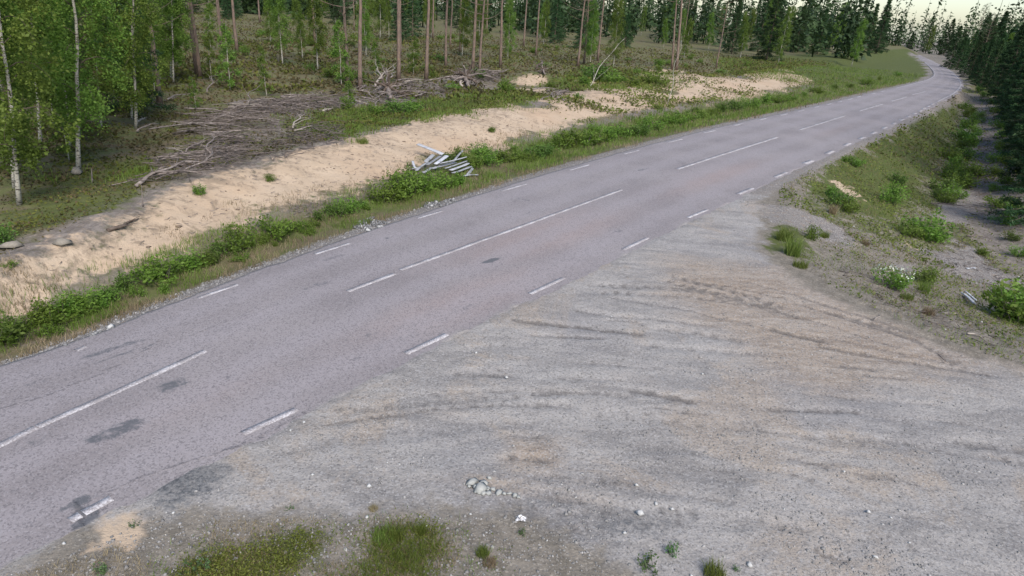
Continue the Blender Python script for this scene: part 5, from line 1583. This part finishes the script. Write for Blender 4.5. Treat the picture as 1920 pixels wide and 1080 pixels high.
ffl = lambda k: (dCg[k] > .2) * np.clip(1 - sand[k] * 1.6, 0, 1)
P = scatter(95000, (-70, 45), (11, 115), lambda k, x, y: ffl(k) * (.15 + .85 * patchy(x, y, .6, 71)) * (1 - .6 * litter[k]), 26)
cover('heath', 'heath', 'brown and olive dwarf shrubs covering the forest floor', 'ground cover', P, leaves_at(.09, .085, .1, .6))
P = scatter(70000, (-70, 50), (11, 115), lambda k, x, y: ffl(k) * patchy(x, y, .45, 73, .45, .7) * (1 - .6 * litter[k]) + (dCg[k] > 0) * green[k] * .6, 26)
cover('moss_cover', 'moss', 'olive green berry shrubs and moss in the left clearing', 'ground cover', P, leaves_at(.09, .08, .1, .6))
P = scatter(42000, (-14, 62), (18, 110), lambda k, x, y: (green[k] > .25) * green[k] * (dA[k] > .8) * patchy(x, y, .9, 75, .3, .6))
cover('grass', 'grass', 'short green grass in the clearing and along the far verge', 'grass', P, blades_at(.16, .014))
P = scatter(19000, (-12, 60), (8, 90), lambda k, x, y: ((dA[k] > .95) & (dBg[k] < .3)) * (.08 + .92 * patchy(x, y, .9, 77, .4, .65)))
cover('verge_grass', 'grass', 'green grass and herbs between the road shoulder and the ditch shrubs', 'grass', P, blades_at(.15, .012))
P = scatter(14000, (-12, 60), (8, 90), lambda k, x, y: ((dA[k] > .35) & (dBg[k] < 1.0)) * patchy(x, y, 1.2, 79, .4, .65))
cover('dry_verge_grass', 'dry_grass', 'straw coloured dry grass along the far road shoulder', 'grass', P, blades_at(.12, .012, .7))
rb = lambda k: (dR[k] > .35) * (dEg[k] > -.25) * (grav[k] < .5) * (dDg[k] < 14) * (shoulder[k] < .55) * np.where((dDg[k] > .6) & (dDg[k] < 3.0) & (gyf[k] > 20), .30, 1)
vg = lambda x, y: np.where(y < 20.5, np.where(x > 9.6, 1.0, .55), 1.3)          # the verge beside the yard is mostly bare
streak = lambda x, y, sd: sstep(.38, .62, fbm(x * 1.5 + y * .2, (y - x * .7) * .45, sd, 3))
P = scatter(42000, (5, 60), (8, 90), lambda k, x, y: (x > 5) * rb(k) * (.06 + .94 * streak(x, y, 85)) * vg(x, y))
cover('bank_moss', 'moss', 'olive moss and berry shrubs on the road bank at the right', 'ground cover', P, leaves_at(.09, .06, .1, .6))
P = scatter(34000, (5, 60), (8, 90), lambda k, x, y: (x > 5) * rb(k) * (.10 + .9 * streak(x, y, 185)) * vg(x, y))
cover('bank_heath', 'heath', 'brown heather patches on the road bank at the right', 'ground cover', P, leaves_at(.08, .055, .1, .5))
P = scatter(12000, (5, 60), (8, 90), lambda k, x, y: (x > 5) * rb(k) * patchy(x, y, 1.1, 87, .44, .64) * np.where(y < 20.5, .9, 1))
cover('bank_grass', 'grass', 'thin green grass on the road bank and verge at the right', 'grass', P, blades_at(.12, .010, .8))
P = scatter(20000, (5, 60), (8, 90), lambda k, x, y: (x > 5) * rb(k) * (.2 + .8 * patchy(x, y, 1.0, 89, .4, .65)))
cover('bank_dry_grass', 'dry_grass', 'withered brown grass on the verge at the right of the yard', 'grass', P, blades_at(.09, .010, 1.1))
P = scatter(5000, (-8, 40), (36, 90), lambda k, x, y: (dBg[k] > 0) * (dCg[k] < 3) * patchy(x, y, .55, 187, .50, .66), 40)
cover('sand_plants', 'moss', 'olive plants creeping over the broken sand farther up the road', 'ground cover', P, leaves_at(.10, .07, .15, .55))
P = scatter(2600, (-8, 40), (36, 90), lambda k, x, y: (dBg[k] > 0) * (dCg[k] < 3) * patchy(x, y, .7, 189, .52, .66), 40)
cover('sand_heath', 'heath', 'brown heather on the broken sand farther up the road', 'ground cover', P, leaves_at(.10, .07, .15, .55))


def clumps(poly, n, per, sig):
    C = in_px(poly, n); k = np.repeat(np.arange(n), per)
    sg = sig * (.5 + rng.random(n))[k]
    Q = C[k, :2] + rng.normal(size=(n * per, 2)) * sg[:, None]
    return np.c_[Q, on_ground(Q[:, 0], Q[:, 1])]


mossP = [(325, 1085), (375, 1042), (470, 1032), (560, 1004), (603, 1006), (585, 1050), (540, 1075), (520, 1130), (320, 1130)]
grassP = [(700, 990), (760, 992), (815, 990), (832, 1040), (800, 1065), (800, 1110), (600, 1120), (640, 1085), (690, 1060)]
cover('moss_patch', 'moss', 'dense mossy green berry shrub patch at the bottom left', 'ground cover', clumps(mossP, 150, 50, .10), leaves_at(.09, .036, .3, .6))
cover('moss_patch_heath', 'heath', 'brown stems and leaves mixed into the bottom left berry shrub patch', 'ground cover', clumps(mossP, 60, 25, .12), leaves_at(.07, .03, .3))
cover('grass_patch', 'grass', 'yellow green grass patch at the bottom middle', 'grass', clumps(grassP, 60, 34, .09), blades_at(.09, .008, .9))
cover('grass_patch_moss', 'moss', 'low moss and herbs in the bottom middle grass patch', 'ground cover', clumps(grassP, 120, 40, .12), leaves_at(.05, .032, .1, .7))
cover('grass_patch_straw', 'dry_grass', 'dry straw in the bottom middle grass patch', 'grass', clumps(grassP, 50, 20, .16), blades_at(.07, .007, 1.2))
wide = [(300, 1000), (560, 985), (700, 965), (900, 985), (960, 1030), (900, 1110), (560, 1120), (250, 1110)]
cover('verge_herbs', 'moss', 'straggling low herbs between the two bottom green patches', 'ground cover', clumps(wide, 90, 12, .07), leaves_at(.05, .03, .2, .6))
cover('verge_blades', 'grass', 'straggling thin grass blades around the bottom green patches', 'grass', clumps(wide, 70, 9, .08), blades_at(.07, .007, 1.0))
P = in_px([(0, 1085), (180, 1035), (300, 985), (560, 972), (700, 975), (900, 985), (1000, 1020), (1080, 1080), (1000, 1130), (0, 1130)], 7000)
P = P[fbm(P[:, 0] * 1.8, P[:, 1] * 1.8, 95) > .50]
cover('verge_straw', 'dry_grass', 'short withered grass on the dirt verge at the bottom', 'grass', P, blades_at(.05, .008, 1.2))
# gravel
P = scatter(16000, (-9, 16), (4.7, 20), lambda k, x, y: (grav[k] > .5) * (dR[k] > .15) * (.15 + .85 * patchy(x, y, .9, 97, .45, .65)), 7)
cover('yard_gravel', 'gravel', 'loose grey gravel over the yard in the foreground', 'gravel', P, lambda mb, P: mb.stones(P, .010 + .038 * rng.random(len(P)) ** 4, .55))
P = scatter(9000, (-12, 30), (8, 40), lambda k, x, y: (shoulder[k] > .4) * ((dA[k] > .05) | (dR[k] > .1)), 12)
cover('shoulder_gravel', 'gravel', 'coarse gravel along the road shoulders and in the ditch', 'gravel', P, lambda mb, P: mb.stones(P, .02 + .05 * rng.random(len(P)) ** 3, .7))
P = in_px([(0, 1085), (180, 1020), (300, 960), (560, 965), (700, 965), (960, 965), (1060, 990), (1150, 1080), (1000, 1130), (0, 1130)], 3500)
cover('verge_gravel', 'gravel', 'small stones in the dirt verge at the bottom', 'gravel', P, lambda mb, P: mb.stones(P, .012 + .035 * rng.random(len(P)) ** 3, .7))
